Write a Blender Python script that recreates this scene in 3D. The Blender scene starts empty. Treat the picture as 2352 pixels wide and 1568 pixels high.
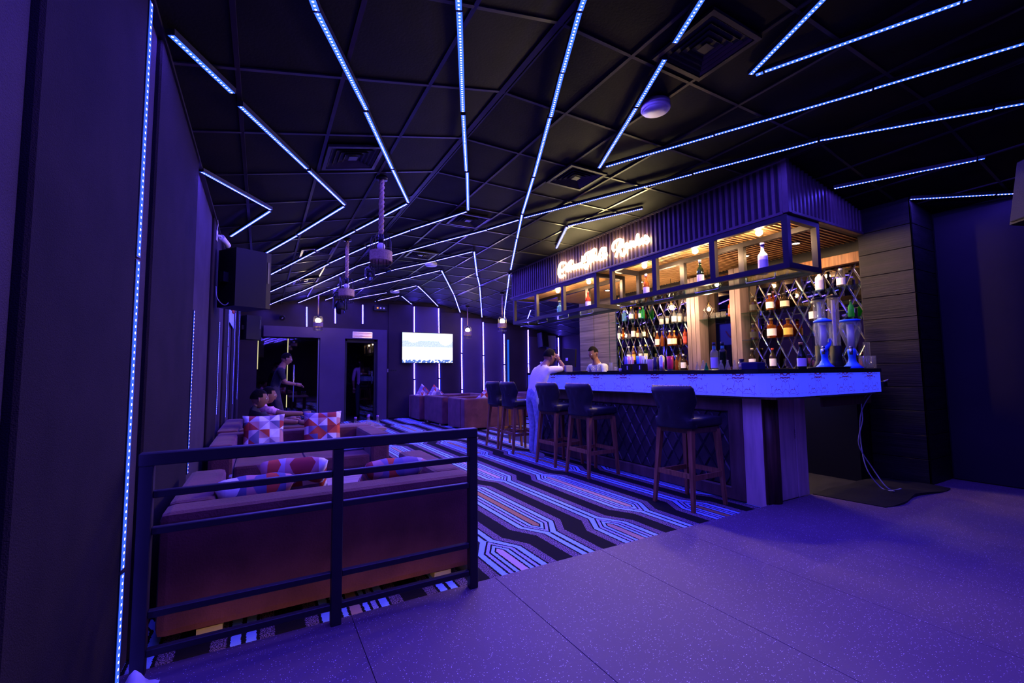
import bpy, bmesh, math, random
from mathutils import Vector, Matrix
random.seed(7)
PI = math.pi
C = bpy.context.scene.collection
scene = bpy.context.scene

# ------------------------------------------------------------------ strengths of the room's own lamps
EXPOSURE = 0.0
LED_COL = (0.086, 0.050, 1.0)
LED_K, LED_BASE = 960.0, 2.6
BULB_K, SIGN_K, UNDER_K, TV_K = 1100.0, 60.0, 11.0, 1.5
PENDANT_K = 160.0
BAND_K = 0.9

# ------------------------------------------------------------------ camera, world, exposure
cam_data = bpy.data.cameras.new('camera')
cam = bpy.data.objects.new('camera', cam_data)
C.objects.link(cam)
cam_data.sensor_width = 36.0
cam_data.lens = 1020.02 / 2352 * 36.0
cam_data.clip_start = 0.02
cam.matrix_world = Matrix(((0.871349, -0.026227, -0.489963, 0.0),
                           (-0.490541, -0.068982, -0.868684, 0.0),
                           (-0.011016, 0.997273, -0.072973, 1.17),
                           (0, 0, 0, 1)))
scene.camera = cam
world = bpy.data.worlds.new('world')
world.use_nodes = True
world.node_tree.nodes['Background'].inputs[0].default_value = (0.02, 0.012, 0.05, 1)
world.node_tree.nodes['Background'].inputs[1].default_value = 0.05
scene.world = world
scene.view_settings.view_transform = 'Standard'
scene.view_settings.look = 'None'
scene.view_settings.gamma = 1.0
scene.view_settings.use_curve_mapping = False
scene.view_settings.exposure = EXPOSURE
scene.cycles.use_denoising = True
scene.cycles.max_bounces = 6
scene.cycles.diffuse_bounces = 3
scene.cycles.glossy_bounces = 4
scene.cycles.transparent_max_bounces = 12
scene.cycles.sample_clamp_indirect = 4.0
scene.cycles.sample_clamp_direct = 60.0
scene.cycles.caustics_reflective = False
scene.cycles.caustics_refractive = False

# ------------------------------------------------------------------ helpers: materials
def rgba(c):
    return (c[0], c[1], c[2], 1.0)

def M(name, col, rough=0.5, metal=0.0, noise=0.0, scale=12.0, bump=0.0, bscale=None, emit=None, es=0.0, spec=0.22, stretch=None, sheen=0.0):
    m = bpy.data.materials.new(name)
    m.use_nodes = True
    nt = m.node_tree
    b = nt.nodes['Principled BSDF']
    b.inputs['Base Color'].default_value = rgba(col)
    b.inputs['Roughness'].default_value = rough
    b.inputs['Metallic'].default_value = metal
    b.inputs['Specular IOR Level'].default_value = spec
    if sheen:
        b.inputs['Sheen Weight'].default_value = sheen
    if emit:
        b.inputs['Emission Color'].default_value = rgba(emit)
        b.inputs['Emission Strength'].default_value = es
    if noise or bump:
        tc = nt.nodes.new('ShaderNodeTexCoord')
        src = tc.outputs['Object']
        if stretch:
            mp = nt.nodes.new('ShaderNodeMapping')
            mp.inputs['Scale'].default_value = stretch
            nt.links.new(src, mp.inputs[0]); src = mp.outputs[0]
    if noise:
        n = nt.nodes.new('ShaderNodeTexNoise')
        n.inputs['Scale'].default_value = scale
        n.inputs['Detail'].default_value = 6
        nt.links.new(src, n.inputs['Vector'])
        r = nt.nodes.new('ShaderNodeValToRGB')
        r.color_ramp.elements[0].position = 0.3
        r.color_ramp.elements[1].position = 0.7
        r.color_ramp.elements[0].color = rgba([c * (1 - noise) for c in col])
        r.color_ramp.elements[1].color = rgba([min(1, c * (1 + noise)) for c in col])
        nt.links.new(n.outputs['Fac'], r.inputs[0])
        nt.links.new(r.outputs[0], b.inputs['Base Color'])
    if bump:
        n2 = nt.nodes.new('ShaderNodeTexNoise')
        n2.inputs['Scale'].default_value = bscale or scale * 4
        n2.inputs['Detail'].default_value = 4
        nt.links.new(src, n2.inputs['Vector'])
        bp = nt.nodes.new('ShaderNodeBump')
        bp.inputs['Strength'].default_value = bump
        bp.inputs['Distance'].default_value = 0.01
        nt.links.new(n2.outputs['Fac'], bp.inputs['Height'])
        nt.links.new(bp.outputs[0], b.inputs['Normal'])
    return m

def glow(name, col, k):
    m = bpy.data.materials.new(name)
    m.use_nodes = True
    nt = m.node_tree
    nt.nodes.clear()
    e = nt.nodes.new('ShaderNodeEmission')
    e.inputs[0].default_value = rgba(col)
    e.inputs[1].default_value = k
    o = nt.nodes.new('ShaderNodeOutputMaterial')
    nt.links.new(e.outputs[0], o.inputs[0])
    return m

def glass(name, tint, see=0.8, rough=0.05, gloss=1.0, body=0.0):
    m = bpy.data.materials.new(name)
    m.use_nodes = True
    nt = m.node_tree
    nt.nodes.clear()
    t = nt.nodes.new('ShaderNodeBsdfTransparent')
    t.inputs[0].default_value = rgba([c * see for c in tint])
    g = nt.nodes.new('ShaderNodeBsdfGlossy')
    g.inputs['Roughness'].default_value = rough
    g.inputs[0].default_value = (gloss, gloss, gloss, 1)
    lw = nt.nodes.new('ShaderNodeLayerWeight')
    lw.inputs[0].default_value = 0.5
    pw = nt.nodes.new('ShaderNodeMath'); pw.operation = 'POWER'; pw.inputs[1].default_value = 3.0
    nt.links.new(lw.outputs['Facing'], pw.inputs[0])
    f = nt.nodes.new('ShaderNodeMath'); f.operation = 'MULTIPLY_ADD'; f.inputs[1].default_value = 0.6; f.inputs[2].default_value = 0.045
    nt.links.new(pw.outputs[0], f.inputs[0])
    mx = nt.nodes.new('ShaderNodeMixShader')
    o = nt.nodes.new('ShaderNodeOutputMaterial')
    nt.links.new(f.outputs[0], mx.inputs[0])
    nt.links.new(t.outputs[0], mx.inputs[1])
    nt.links.new(g.outputs[0], mx.inputs[2])
    out = mx.outputs[0]
    if body:
        df = nt.nodes.new('ShaderNodeBsdfDiffuse')
        df.inputs[0].default_value = rgba(tint)
        tl = nt.nodes.new('ShaderNodeBsdfTranslucent')
        tl.inputs[0].default_value = rgba(tint)
        m1 = nt.nodes.new('ShaderNodeMixShader'); m1.inputs[0].default_value = 0.5
        nt.links.new(df.outputs[0], m1.inputs[1]); nt.links.new(tl.outputs[0], m1.inputs[2])
        m2 = nt.nodes.new('ShaderNodeMixShader'); m2.inputs[0].default_value = body
        nt.links.new(out, m2.inputs[1]); nt.links.new(m1.outputs[0], m2.inputs[2])
        out = m2.outputs[0]
    nt.links.new(out, o.inputs[0])
    return m

class Nodes:
    """short arithmetic on a node tree"""
    def __init__(self, m):
        self.nt = m.node_tree
    def new(self, t):
        return self.nt.nodes.new(t)
    def put(self, v, s):
        if isinstance(v, (int, float)):
            s.default_value = v
        else:
            self.nt.links.new(v, s)
    def m(self, op, a, b=0.0, clamp=False):
        n = self.nt.nodes.new('ShaderNodeMath')
        n.operation = op
        n.use_clamp = clamp
        self.put(a, n.inputs[0]); self.put(b, n.inputs[1])
        return n.outputs[0]
    def between(self, v, lo, hi):
        return self.m('MULTIPLY', self.m('GREATER_THAN', v, lo), self.m('LESS_THAN', v, hi))
    def mix(self, f, a, b):
        n = self.nt.nodes.new('ShaderNodeMix')
        n.data_type = 'RGBA'
        self.put(f, n.inputs[0])
        for v, s in ((a, n.inputs[6]), (b, n.inputs[7])):
            if isinstance(v, tuple):
                s.default_value = rgba(v)
            else:
                self.nt.links.new(v, s)
        return n.outputs[2]
    def noise(self, vec, scale, detail=2.0):
        n = self.nt.nodes.new('ShaderNodeTexNoise')
        n.inputs['Scale'].default_value = scale
        n.inputs['Detail'].default_value = detail
        self.nt.links.new(vec, n.inputs['Vector'])
        return n.outputs['Fac']

# ------------------------------------------------------------------ helpers: geometry
class MB:
    def __init__(self):
        self.bm = bmesh.new()
        self.mi = 0
    def faces(self, vs, fs):
        v = [self.bm.verts.new(p) for p in vs]
        for f in fs:
            try:
                fc = self.bm.faces.new([v[i] for i in f])
                fc.material_index = self.mi
            except ValueError:
                pass
        return self
    def box(self, x0, x1, y0, y1, z0, z1, bev=0.0):
        if bev <= 0:
            vs = [(x, y, z) for z in (z0, z1) for y in (y0, y1) for x in (x0, x1)]
            return self.faces(vs, [(0, 2, 3, 1), (4, 5, 7, 6), (0, 1, 5, 4), (2, 6, 7, 3), (0, 4, 6, 2), (1, 3, 7, 5)])
        t = bmesh.new()
        bmesh.ops.create_cube(t, size=1.0)
        for v in t.verts:
            v.co = Vector(((x0 + x1) / 2 + v.co.x * (x1 - x0), (y0 + y1) / 2 + v.co.y * (y1 - y0), (z0 + z1) / 2 + v.co.z * (z1 - z0)))
        bmesh.ops.bevel(t, geom=t.edges[:], offset=bev, segments=2 if bev > 0.015 else 1, profile=0.6, affect='EDGES')
        return self.merge(t)
    def merge(self, t, mat=None):
        t.verts.index_update()
        v = [self.bm.verts.new((mat @ q.co) if mat else q.co) for q in t.verts]
        for f in t.faces:
            try:
                fc = self.bm.faces.new([v[q.index] for q in f.verts])
                fc.material_index = self.mi
                fc.smooth = f.smooth
            except ValueError:
                pass
        t.free()
        return self
    def obox(self, p, q, w, h, up=(0, 0, 1)):
        """a square bar from p to q, w across and h along up"""
        p, q = Vector(p), Vector(q)
        t = (q - p).normalized()
        u = Vector(up)
        s = t.cross(u)
        if s.length < 1e-4:
            s = t.cross(Vector((1, 0, 0)))
        s.normalize()
        u = s.cross(t).normalized()
        vs = [a + s * (i * w / 2) + u * (j * h / 2) for a in (p, q) for j in (-1, 1) for i in (-1, 1)]
        return self.faces(vs, [(0, 2, 3, 1), (4, 5, 7, 6), (0, 1, 5, 4), (2, 6, 7, 3), (0, 4, 6, 2), (1, 3, 7, 5)])
    def taper(self, p, q, wp, wq):
        """square leg that narrows from wp to wq"""
        p, q = Vector(p), Vector(q)
        vs = [a + Vector((i * w / 2, j * w / 2, 0)) for a, w in ((p, wp), (q, wq)) for i, j in ((-1, -1), (1, -1), (1, 1), (-1, 1))]
        return self.faces(vs, [(3, 2, 1, 0), (4, 5, 6, 7)] + [(i, (i + 1) % 4, 4 + (i + 1) % 4, 4 + i) for i in range(4)])
    def tube(self, pts, r, n=8, closed=False, cap=True):
        pts = [Vector(p) for p in pts]
        rs = r if isinstance(r, (list, tuple)) else [r] * len(pts)
        N = len(pts)
        rings = []
        prev = None
        for i, p in enumerate(pts):
            if closed:
                t = (pts[(i + 1) % N] - pts[i - 1])
            else:
                t = pts[min(i + 1, N - 1)] - pts[max(i - 1, 0)]
            t.normalize()
            if prev is None:
                a = Vector((0, 0, 1)) if abs(t.z) < 0.9 else Vector((1, 0, 0))
                s = t.cross(a).normalized()
            else:
                s = prev - t * prev.dot(t)
                s.normalize()
            prev = s
            u = t.cross(s)
            rings.append([self.bm.verts.new(p + (s * math.cos(k * 2 * PI / n) + u * math.sin(k * 2 * PI / n)) * rs[i]) for k in range(n)])
        for i in range(N if closed else N - 1):
            a, b = rings[i], rings[(i + 1) % N]
            for k in range(n):
                f = self.bm.faces.new((a[k], a[(k + 1) % n], b[(k + 1) % n], b[k]))
                f.smooth = True
                f.material_index = self.mi
        if cap and not closed:
            for ring in (rings[0][::-1], rings[-1]):
                f = self.bm.faces.new(ring)
                f.material_index = self.mi
        return self
    def lathe(self, prof, n=16, at=(0, 0, 0), smooth=True):
        """prof: (radius, z) from the bottom up, turned round the vertical through at"""
        rings = []
        for r, z in prof:
            if r < 1e-5:
                rings.append([self.bm.verts.new((at[0], at[1], at[2] + z))])
            else:
                rings.append([self.bm.verts.new((at[0] + r * math.cos(k * 2 * PI / n), at[1] + r * math.sin(k * 2 * PI / n), at[2] + z)) for k in range(n)])
        for a, b in zip(rings, rings[1:]):
            for k in range(n):
                if len(a) == 1 and len(b) == 1:
                    continue
                if len(a) == 1:
                    vs = (a[0], b[(k + 1) % n], b[k])
                elif len(b) == 1:
                    vs = (a[k], a[(k + 1) % n], b[0])
                else:
                    vs = (a[k], a[(k + 1) % n], b[(k + 1) % n], b[k])
                f = self.bm.faces.new(vs)
                f.smooth = smooth
                f.material_index = self.mi
        return self
    def prism(self, poly, axis, lo, hi):
        """poly: 2-D outline in the two other axes, run along axis from lo to hi"""
        n = len(poly)
        def P(a, b, c):
            return {'x': (c, a, b), 'y': (a, c, b), 'z': (a, b, c)}[axis]
        vs = [P(a, b, c) for c in (lo, hi) for a, b in poly]
        return self.faces(vs, [tuple(range(n))[::-1], tuple(range(n, 2 * n))] + [(i, (i + 1) % n, n + (i + 1) % n, n + i) for i in range(n)])
    def ball(self, c, r, n=12, sc=(1, 1, 1)):
        t = bmesh.new()
        bmesh.ops.create_uvsphere(t, u_segments=n, v_segments=max(6, n * 2 // 3), radius=r)
        for v in t.verts:
            v.co = Vector((c[0] + v.co.x * sc[0], c[1] + v.co.y * sc[1], c[2] + v.co.z * sc[2]))
        for f in t.faces:
            f.smooth = True
        return self.merge(t)
    def mesh(self, name, mats):
        bmesh.ops.recalc_face_normals(self.bm, faces=self.bm.faces[:])
        me = bpy.data.meshes.new(name)
        self.bm.to_mesh(me)
        self.bm.free()
        for m in (mats if isinstance(mats, (list, tuple)) else [mats]):
            me.materials.append(m)
        return me
    def build(self, name, mats, parent=None, loc=None, rot=None):
        return put(name, self.mesh(name, mats), parent, loc, rot)

def put(name, me, parent=None, loc=None, rot=None):
    o = bpy.data.objects.new(name, me)
    C.objects.link(o)
    if parent:
        o.parent = parent
    if loc:
        o.location = loc
    if rot:
        o.rotation_euler = rot
    return o

def tag(o, label=None, cat=None, group=None, kind=None):
    if label: o['label'] = label
    if cat: o['category'] = cat
    if group: o['group'] = group
    if kind: o['kind'] = kind
    return o

def thing(name, label, cat, loc=(0, 0, 0), rz=0.0, group=None):
    o = bpy.data.objects.new(name, None)
    o.empty_display_size = 0.1
    C.objects.link(o)
    o.location = loc
    o.rotation_euler = (0, 0, rz)
    return tag(o, label, cat, group)

def kids(o):
    return [c for c in bpy.data.objects if c.parent == o]

def dup(root, loc, rz, label, group=None):
    r = root.copy()
    C.objects.link(r)
    r.location = loc
    r.rotation_euler = (0, 0, rz)
    r['label'] = label
    if group: r['group'] = group
    for ch in kids(root):
        c = ch.copy()
        C.objects.link(c)
        c.parent = r
        for g in kids(ch):
            d = g.copy()
            C.objects.link(d)
            d.parent = c
    return r

def setting(name, mb, mats, parent=None, label=None):
    o = mb.build(name, mats, parent)
    if not parent:
        o['kind'] = 'structure'
        if label: o['label'] = label
    return o

def text_mesh(body, size, extrude=0.0, align='CENTER'):
    cu = bpy.data.curves.new('text', 'FONT')
    cu.body = body
    cu.size = size
    cu.extrude = extrude
    cu.align_x = align
    cu.align_y = 'CENTER'
    o = bpy.data.objects.new('text', cu)
    C.objects.link(o)
    dg = bpy.context.evaluated_depsgraph_get()
    me = bpy.data.meshes.new_from_object(o.evaluated_get(dg))
    bpy.data.objects.remove(o)
    return me

def catmull(pts, k=4):
    out = []
    n = len(pts)
    for i in range(n - 1):
        p0, p1, p2, p3 = (Vector(pts[max(i - 1, 0)]), Vector(pts[i]), Vector(pts[i + 1]), Vector(pts[min(i + 2, n - 1)]))
        for j in range(k):
            t = j / k
            out.append(0.5 * ((2 * p1) + (p2 - p0) * t + (2 * p0 - 5 * p1 + 4 * p2 - p3) * t * t + (3 * p1 - p0 - 3 * p2 + p3) * t ** 3))
    out.append(Vector(pts[-1]))
    return out

def clip_poly(poly, x0, x1, y0, y1):
    for ax, lim, sgn in ((0, x0, 1), (0, x1, -1), (1, y0, 1), (1, y1, -1)):
        out = []
        for i in range(len(poly)):
            a, b = poly[i - 1], poly[i]
            ina, inb = (a[ax] - lim) * sgn >= -1e-9, (b[ax] - lim) * sgn >= -1e-9
            if ina != inb:
                t = (lim - a[ax]) / (b[ax] - a[ax])
                out.append((a[0] + (b[0] - a[0]) * t, a[1] + (b[1] - a[1]) * t))
            if inb:
                out.append(b)
        poly = out
        if len(poly) < 3:
            return []
    return poly

# ------------------------------------------------------------------ materials
m_black = M('black_paint', (0.022, 0.02, 0.024), 0.55, noise=0.3, scale=3)
m_ceil = M('black_ceiling_board', (0.0062, 0.0046, 0.0056), 0.7, noise=0.5, scale=2.5, bump=0.12, bscale=60, spec=0.12)
m_grid = M('black_grid_metal', (0.07, 0.062, 0.062), 0.30, 0.6, noise=0.2, scale=5)
m_rubber = None
m_fabric_dark = M('dark_wall_fabric', (0.019, 0.013, 0.016), 0.95, noise=0.2, scale=4, bump=0.5, bscale=300, spec=0.1)
m_fabric_lit = M('lit_wall_fabric', (0.055, 0.040, 0.062), 0.9, noise=0.15, scale=4, bump=0.5, bscale=300, spec=0.1)  # lighter copy of the wall fabric, strip glow put into its colour
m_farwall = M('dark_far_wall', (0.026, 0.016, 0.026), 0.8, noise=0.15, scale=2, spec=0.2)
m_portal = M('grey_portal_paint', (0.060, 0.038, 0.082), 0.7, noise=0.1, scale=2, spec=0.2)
m_rightwall = M('dark_right_wall', (0.022, 0.016, 0.024), 0.8, noise=0.15, scale=1.5, spec=0.2)
m_plank = M('black_stained_planks', (0.011, 0.009, 0.0095), 0.5, noise=0.55, scale=3, stretch=(1, 0.35, 6), bump=0.3, bscale=12, spec=0.25)
m_metal = M('black_box_metal', (0.015, 0.012, 0.015), 0.35, 0.2, noise=0.15, scale=8)
m_rail = M('black_powder_coat', (0.030, 0.025, 0.030), 0.42, 0.1, noise=0.1, scale=10)
m_alu = M('dark_aluminium', (0.06, 0.06, 0.065), 0.4, 0.7)
m_corr = M('charcoal_slats', (0.085, 0.050, 0.064), 0.42, 0.15, noise=0.2, scale=6)
m_soffit = M('wood_soffit_slat', (0.32, 0.18, 0.085), 0.5, noise=0.4, scale=4, stretch=(0.4, 8, 8))
m_wood_dark = M('dark_brown_wood', (0.10, 0.052, 0.030), 0.42, noise=0.4, scale=5, stretch=(8, 8, 0.6))
m_wood_mid = M('walnut_wood', (0.26, 0.11, 0.045), 0.4, noise=0.4, scale=6, stretch=(8, 8, 0.6))
m_wood_pale = M('pale_ply', (0.16, 0.115, 0.125), 0.55, noise=0.25, scale=4, stretch=(5, 5, 0.6))
m_bar_mould = M('bar_moulding_wood', (0.13, 0.075, 0.065), 0.45, noise=0.4, scale=4, stretch=(3, 3, 0.6))
m_table = M('table_top_wood', (0.33, 0.21, 0.14), 0.3, noise=0.35, scale=3, stretch=(0.7, 9, 6))
m_slab = M('black_granite', (0.012, 0.012, 0.014), 0.12, noise=0.4, scale=80)
m_velvet = M('brown_velvet', (0.13, 0.042, 0.045), 0.85, noise=0.3, scale=5, bump=0.35, bscale=90, spec=0.1, sheen=0.15)
m_leather = M('black_leather', (0.021, 0.018, 0.024), 0.36, noise=0.25, scale=14, bump=0.15, bscale=160)
m_brass = M('brass', (0.6, 0.42, 0.2), 0.3, 1.0)
m_steel = M('brushed_steel', (0.55, 0.55, 0.58), 0.25, 1.0)
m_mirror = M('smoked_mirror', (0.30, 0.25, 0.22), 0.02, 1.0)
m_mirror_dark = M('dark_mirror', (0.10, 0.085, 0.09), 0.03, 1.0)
m_bevel = M('bevelled_mirror_edge', (0.8, 0.76, 0.7), 0.12, 1.0)
m_tile = M('purple_black_tile', (0.038, 0.026, 0.036), 0.3, noise=0.3, scale=6)
m_tile_edge = M('tile_edge', (0.045, 0.034, 0.045), 0.2, 0.2)
m_plastic = M('black_plastic', (0.007, 0.006, 0.007), 0.5)
m_grille = M('speaker_grille', (0.02, 0.02, 0.022), 0.6, 0.3, bump=0.5, bscale=400)
m_white = M('white_plastic', (0.75, 0.73, 0.72), 0.4)
m_rope = M('jute_rope', (0.36, 0.25, 0.15), 0.9, noise=0.3, scale=60)
m_glass = glass('clear_glass', (0.90, 0.91, 0.93), 1.0, 0.05, 1.0, 0.06)
m_shelfglass = glass('green_shelf_glass', (0.72, 0.92, 0.84), 0.95)
m_doorglass = glass('dark_door_glass', (0.30, 0.28, 0.36), 0.8, 0.02)
m_led = glow('led_tape', (0.03, 0.10, 1.0), LED_BASE)
m_side_glow = glow('added_wall_glow', LED_COL, 40.0)  # added glow on the strip sides, brightens the far wall
m_pendant = glow('pendant_bulb', (1.0, 0.72, 0.42), PENDANT_K)
m_side_diode = glow('dim_led_diode', LED_COL, LED_K * 0.06)
m_side_led = glow('dim_led_tape', (0.03, 0.09, 1.0), LED_BASE * 0.7)
m_diode = glow('led_diode', LED_COL, LED_K)
m_warm = glow('warm_bulb', (1.0, 0.64, 0.32), BULB_K)
m_warm_hot = glow('hot_shelf_bulb', (1.0, 0.66, 0.34), BULB_K * 1.5)
m_warm_low = glow('warm_shelf_bulb', (1.0, 0.62, 0.30), BULB_K * 0.75)
m_sign = glow('warm_sign_tube', (1.0, 0.78, 0.36), SIGN_K)
m_understrip = glow('amber_strip', (1.0, 0.55, 0.14), UNDER_K)
m_orange_led = glow('amber_lamp', (1.0, 0.35, 0.08), 1.2)
m_slit = glow('pale_light_slit', (0.95, 0.85, 0.45), 0.8)
m_cyan = glow('blue_tube', (0.02, 0.12, 0.9), 0.9)
# ------------------------------------------------------------------ carpet floor
def carpet_material():
    m = M('patterned_carpet', (0.02, 0.02, 0.025), 0.95, spec=0.05)
    N = Nodes(m)
    nt = m.node_tree
    b = nt.nodes['Principled BSDF']
    g = N.new('ShaderNodeNewGeometry')
    pos = g.outputs['Position']
    sx = N.new('ShaderNodeSeparateXYZ')
    nt.links.new(pos, sx.inputs[0])
    jag = N.m('MULTIPLY', N.m('SUBTRACT', N.noise(pos, 90), 0.5), 0.014)
    x = N.m('ADD', sx.outputs[0], jag)
    y = N.m('ADD', sx.outputs[1], jag)
    P = 0.483
    u = N.m('DIVIDE', N.m('SUBTRACT', x, 2.86), P)
    col = N.m('FLOOR', N.m('ADD', u, 0.5))
    ax = N.m('MULTIPLY', N.m('ABSOLUTE', N.m('SUBTRACT', u, col)), P)
    par = N.m('FLOORED_MODULO', col, 2.0)
    v = N.m('DIVIDE', N.m('SUBTRACT', N.m('SUBTRACT', y, 3.63), N.m('MULTIPLY', par, 1.55)), 3.1)
    row = N.m('FLOOR', N.m('ADD', v, 0.5))
    ay = N.m('MULTIPLY', N.m('ABSOLUTE', N.m('SUBTRACT', v, row)), 3.1)
    W, L, T, w0 = 0.158, 0.62, 0.20, 0.050
    k = N.m('DIVIDE', N.m('SUBTRACT', ay, L), T, clamp=True)
    h = N.m('SUBTRACT', W, N.m('MULTIPLY', k, W - w0))
    d = N.m('SUBTRACT', ax, h)
    hin = N.m('MULTIPLY', N.m('SUBTRACT', 1.0, k), W - 0.040)
    r = N.m('SUBTRACT', hin, ax)
    tip = N.m('GREATER_THAN', ay, L + T)
    grain = N.noise(pos, 170, 1)
    speck = N.m('GREATER_THAN', grain, 0.52)
    blue = (0.30, 0.52, 0.95)
    pale = N.mix(speck, (0.22, 0.26, 0.46), (0.52, 0.56, 0.85))
    purple = N.mix(speck, (0.04, 0.028, 0.045), (0.34, 0.24, 0.34))
    hue = N.m('MULTIPLY', N.m('ADD', N.m('SINE', N.m('ADD', N.m('MULTIPLY', col, 2.3), N.m('MULTIPLY', row, 1.1))), 1.0), 0.5)
    core = N.mix(hue, (0.60, 0.44, 0.42), (0.40, 0.22, 0.09))
    c = N.mix(N.between(d, 0.014, 0.074), (0.014, 0.012, 0.014), purple)
    c = N.mix(N.m('LESS_THAN', d, 0.0), c, blue)
    c = N.mix(N.m('MULTIPLY', tip, N.m('LESS_THAN', ax, 0.010)), c, (0.014, 0.012, 0.014))
    c = N.mix(N.m('GREATER_THAN', r, 0.0), c, (0.014, 0.012, 0.014))
    c = N.mix(N.between(r, 0.015, 0.040), c, pale)
    c = N.mix(N.between(r, 0.054, 0.079), c, blue)
    c = N.mix(N.m('GREATER_THAN', r, 0.092), c, core)
    nt.links.new(c, b.inputs['Base Color'])
    bp = N.new('ShaderNodeBump')
    bp.inputs['Strength'].default_value = 0.5
    bp.inputs['Distance'].default_value = 0.004
    nt.links.new(grain, bp.inputs['Height'])
    nt.links.new(bp.outputs[0], b.inputs['Normal'])
    return m

def rubber_material():
    m = M('speckled_rubber', (0.085, 0.07, 0.085), 0.62, spec=0.35)
    N = Nodes(m)
    nt = m.node_tree
    b = nt.nodes['Principled BSDF']
    g = N.new('ShaderNodeNewGeometry')
    pos = g.outputs['Position']
    vo = N.new('ShaderNodeTexVoronoi')
    vo.inputs['Scale'].default_value = 135
    nt.links.new(pos, vo.inputs['Vector'])
    sc = N.new('ShaderNodeSeparateColor')
    nt.links.new(vo.outputs['Color'], sc.inputs[0])
    size = N.m('MULTIPLY', N.m('GREATER_THAN', sc.outputs[0], 0.55), N.m('ADD', N.m('MULTIPLY', sc.outputs[1], 0.24), 0.06))
    fleck = N.m('LESS_THAN', vo.outputs['Distance'], size)
    wear = N.mix(N.noise(pos, 1.7, 5), (0.095, 0.052, 0.092), (0.15, 0.086, 0.145))
    c = N.mix(fleck, wear, (0.62, 0.52, 0.66))
    nt.links.new(c, b.inputs['Base Color'])
    bp = N.new('ShaderNodeBump')
    bp.inputs['Strength'].default_value = 0.12
    bp.inputs['Distance'].default_value = 0.004
    nt.links.new(N.noise(pos, 220, 2), bp.inputs['Height'])
    nt.links.new(bp.outputs[0], b.inputs['Normal'])
    return m

m_rubber = rubber_material()
setting('floor', MB().box(-0.6, 8.8, 2.29, 12.25, -0.12, 0.0), carpet_material())
plat = setting('floor_platform', MB().box(-0.6, 6.4, -3.1, 2.288, -0.1, 0.034), m_black, label='raised black rubber floor in front of the railing')
edges = [-0.6, 0.40, 1.165, 1.925, 2.62, 3.30, 4.10, 4.95, 5.75, 6.4]
for a, b in zip(edges, edges[1:]):
    MB().box(a + 0.0012, b - 0.0012, -3.0, 2.29, 0.034, 0.040, 0.001).build('rubber_sheet', m_rubber, plat)

setting('floor_bar', MB().box(3.95, 6.0, 2.292, 7.6, 0.0005, 0.004), m_black, label='black floor behind the bar counter')

# ------------------------------------------------------------------ ceiling: sloped, flat, sloped
SL, SR, X1, X2, ZC = 0.235, 0.18, 1.45, 4.29, 3.2
def zc(x):
    return ZC - SL * max(0, X1 - x) - SR * max(0, x - X2)

ceil = MB()
prof = [(-0.6, zc(-0.6)), (X1, ZC), (X2, ZC), (8.8, zc(8.8))]
ceil.prism([(x, z + 0.02) for x, z in prof] + [(x, z + 0.12) for x, z in reversed(prof)], 'y', -3.1, 12.35)
ceiling = setting('ceiling', ceil, m_ceil)

def slab(w, l, t):
    return MB().box(-w / 2, w / 2, -l / 2, l / 2, -t / 2, t / 2, 0.004).mesh('ceiling_tile', m_ceil)

col_x = [-0.55, -0.155, 0.38, 0.915, 1.45, 2.02, 2.57, 3.12, 3.68, 4.29, 4.84, 5.39, 5.94, 6.49, 7.05, 7.6, 8.15, 8.7]
row_y = [2.69 + 0.715 * k for k in range(-7, 14)]
tile_mesh = {}
vents = [(2.356, 1.685), (2.776, 3.54), (2.307, 5.228), (2.281, 7.142), (2.853, 11.59), (0.617, 3.769), (0.66, 7.0), (0.70, 9.3)]
for a, b in zip(col_x, col_x[1:]):
    xm = (a + b) / 2
    w = math.hypot(b - a, zc(b) - zc(a)) - 0.012
    ang = math.atan2(zc(a) - zc(b), b - a)
    for y0 in row_y[:-1]:
        ym = y0 + 0.3575
        if xm > 4.3 and (2.3 < y0 < 7.0 or (xm > 6.4 and y0 < 7.0)):
            continue
        key = round(w, 3)
        if key not in tile_mesh:
            tile_mesh[key] = slab(w, 0.703, 0.012)
        o = put('ceiling_tile', tile_mesh[key], ceiling, (xm, ym, (zc(a) + zc(b)) / 2 + 0.008), (random.uniform(-0.004, 0.004), ang + random.uniform(-0.004, 0.004), 0))
for x in col_x[1:-1]:
    y1, y0 = 12.2, (-2.9 if x < 4.2 else (-2.9 if x < 6.3 else 7.7))
    if x in (X1, X2):
        MB().box(x - 0.020, x + 0.020, y0, y1, zc(x) - 0.012, zc(x) + 0.006).build('main_runner', m_grid, ceiling)
        MB().box(x + 0.03, x + 0.042, y0, y1, zc(x + 0.035) - 0.010, zc(x + 0.035) + 0.004).build('main_runner', m_grid, ceiling)
    else:
        MB().box(x - 0.012, x + 0.012, y0, y1, zc(x) - 0.008, zc(x) + 0.006).build('grid_runner', m_grid, ceiling)
for y in row_y:
    MB().obox((-0.5, y, zc(-0.5) - 0.001), (X1, y, ZC - 0.001), 0.022, 0.012).build('cross_runner', m_grid, ceiling)
    MB().obox((X1, y, ZC - 0.001), (X2, y, ZC - 0.001), 0.022, 0.012).build('cross_runner', m_grid, ceiling)
    if not 2.3 < y < 7.4:
        MB().obox((X2, y, ZC - 0.001), (6.28 if y < 3 else 8.7, y, zc(6.28 if y < 3 else 8.7) - 0.001), 0.022, 0.012).build('cross_runner', m_grid, ceiling)

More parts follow.
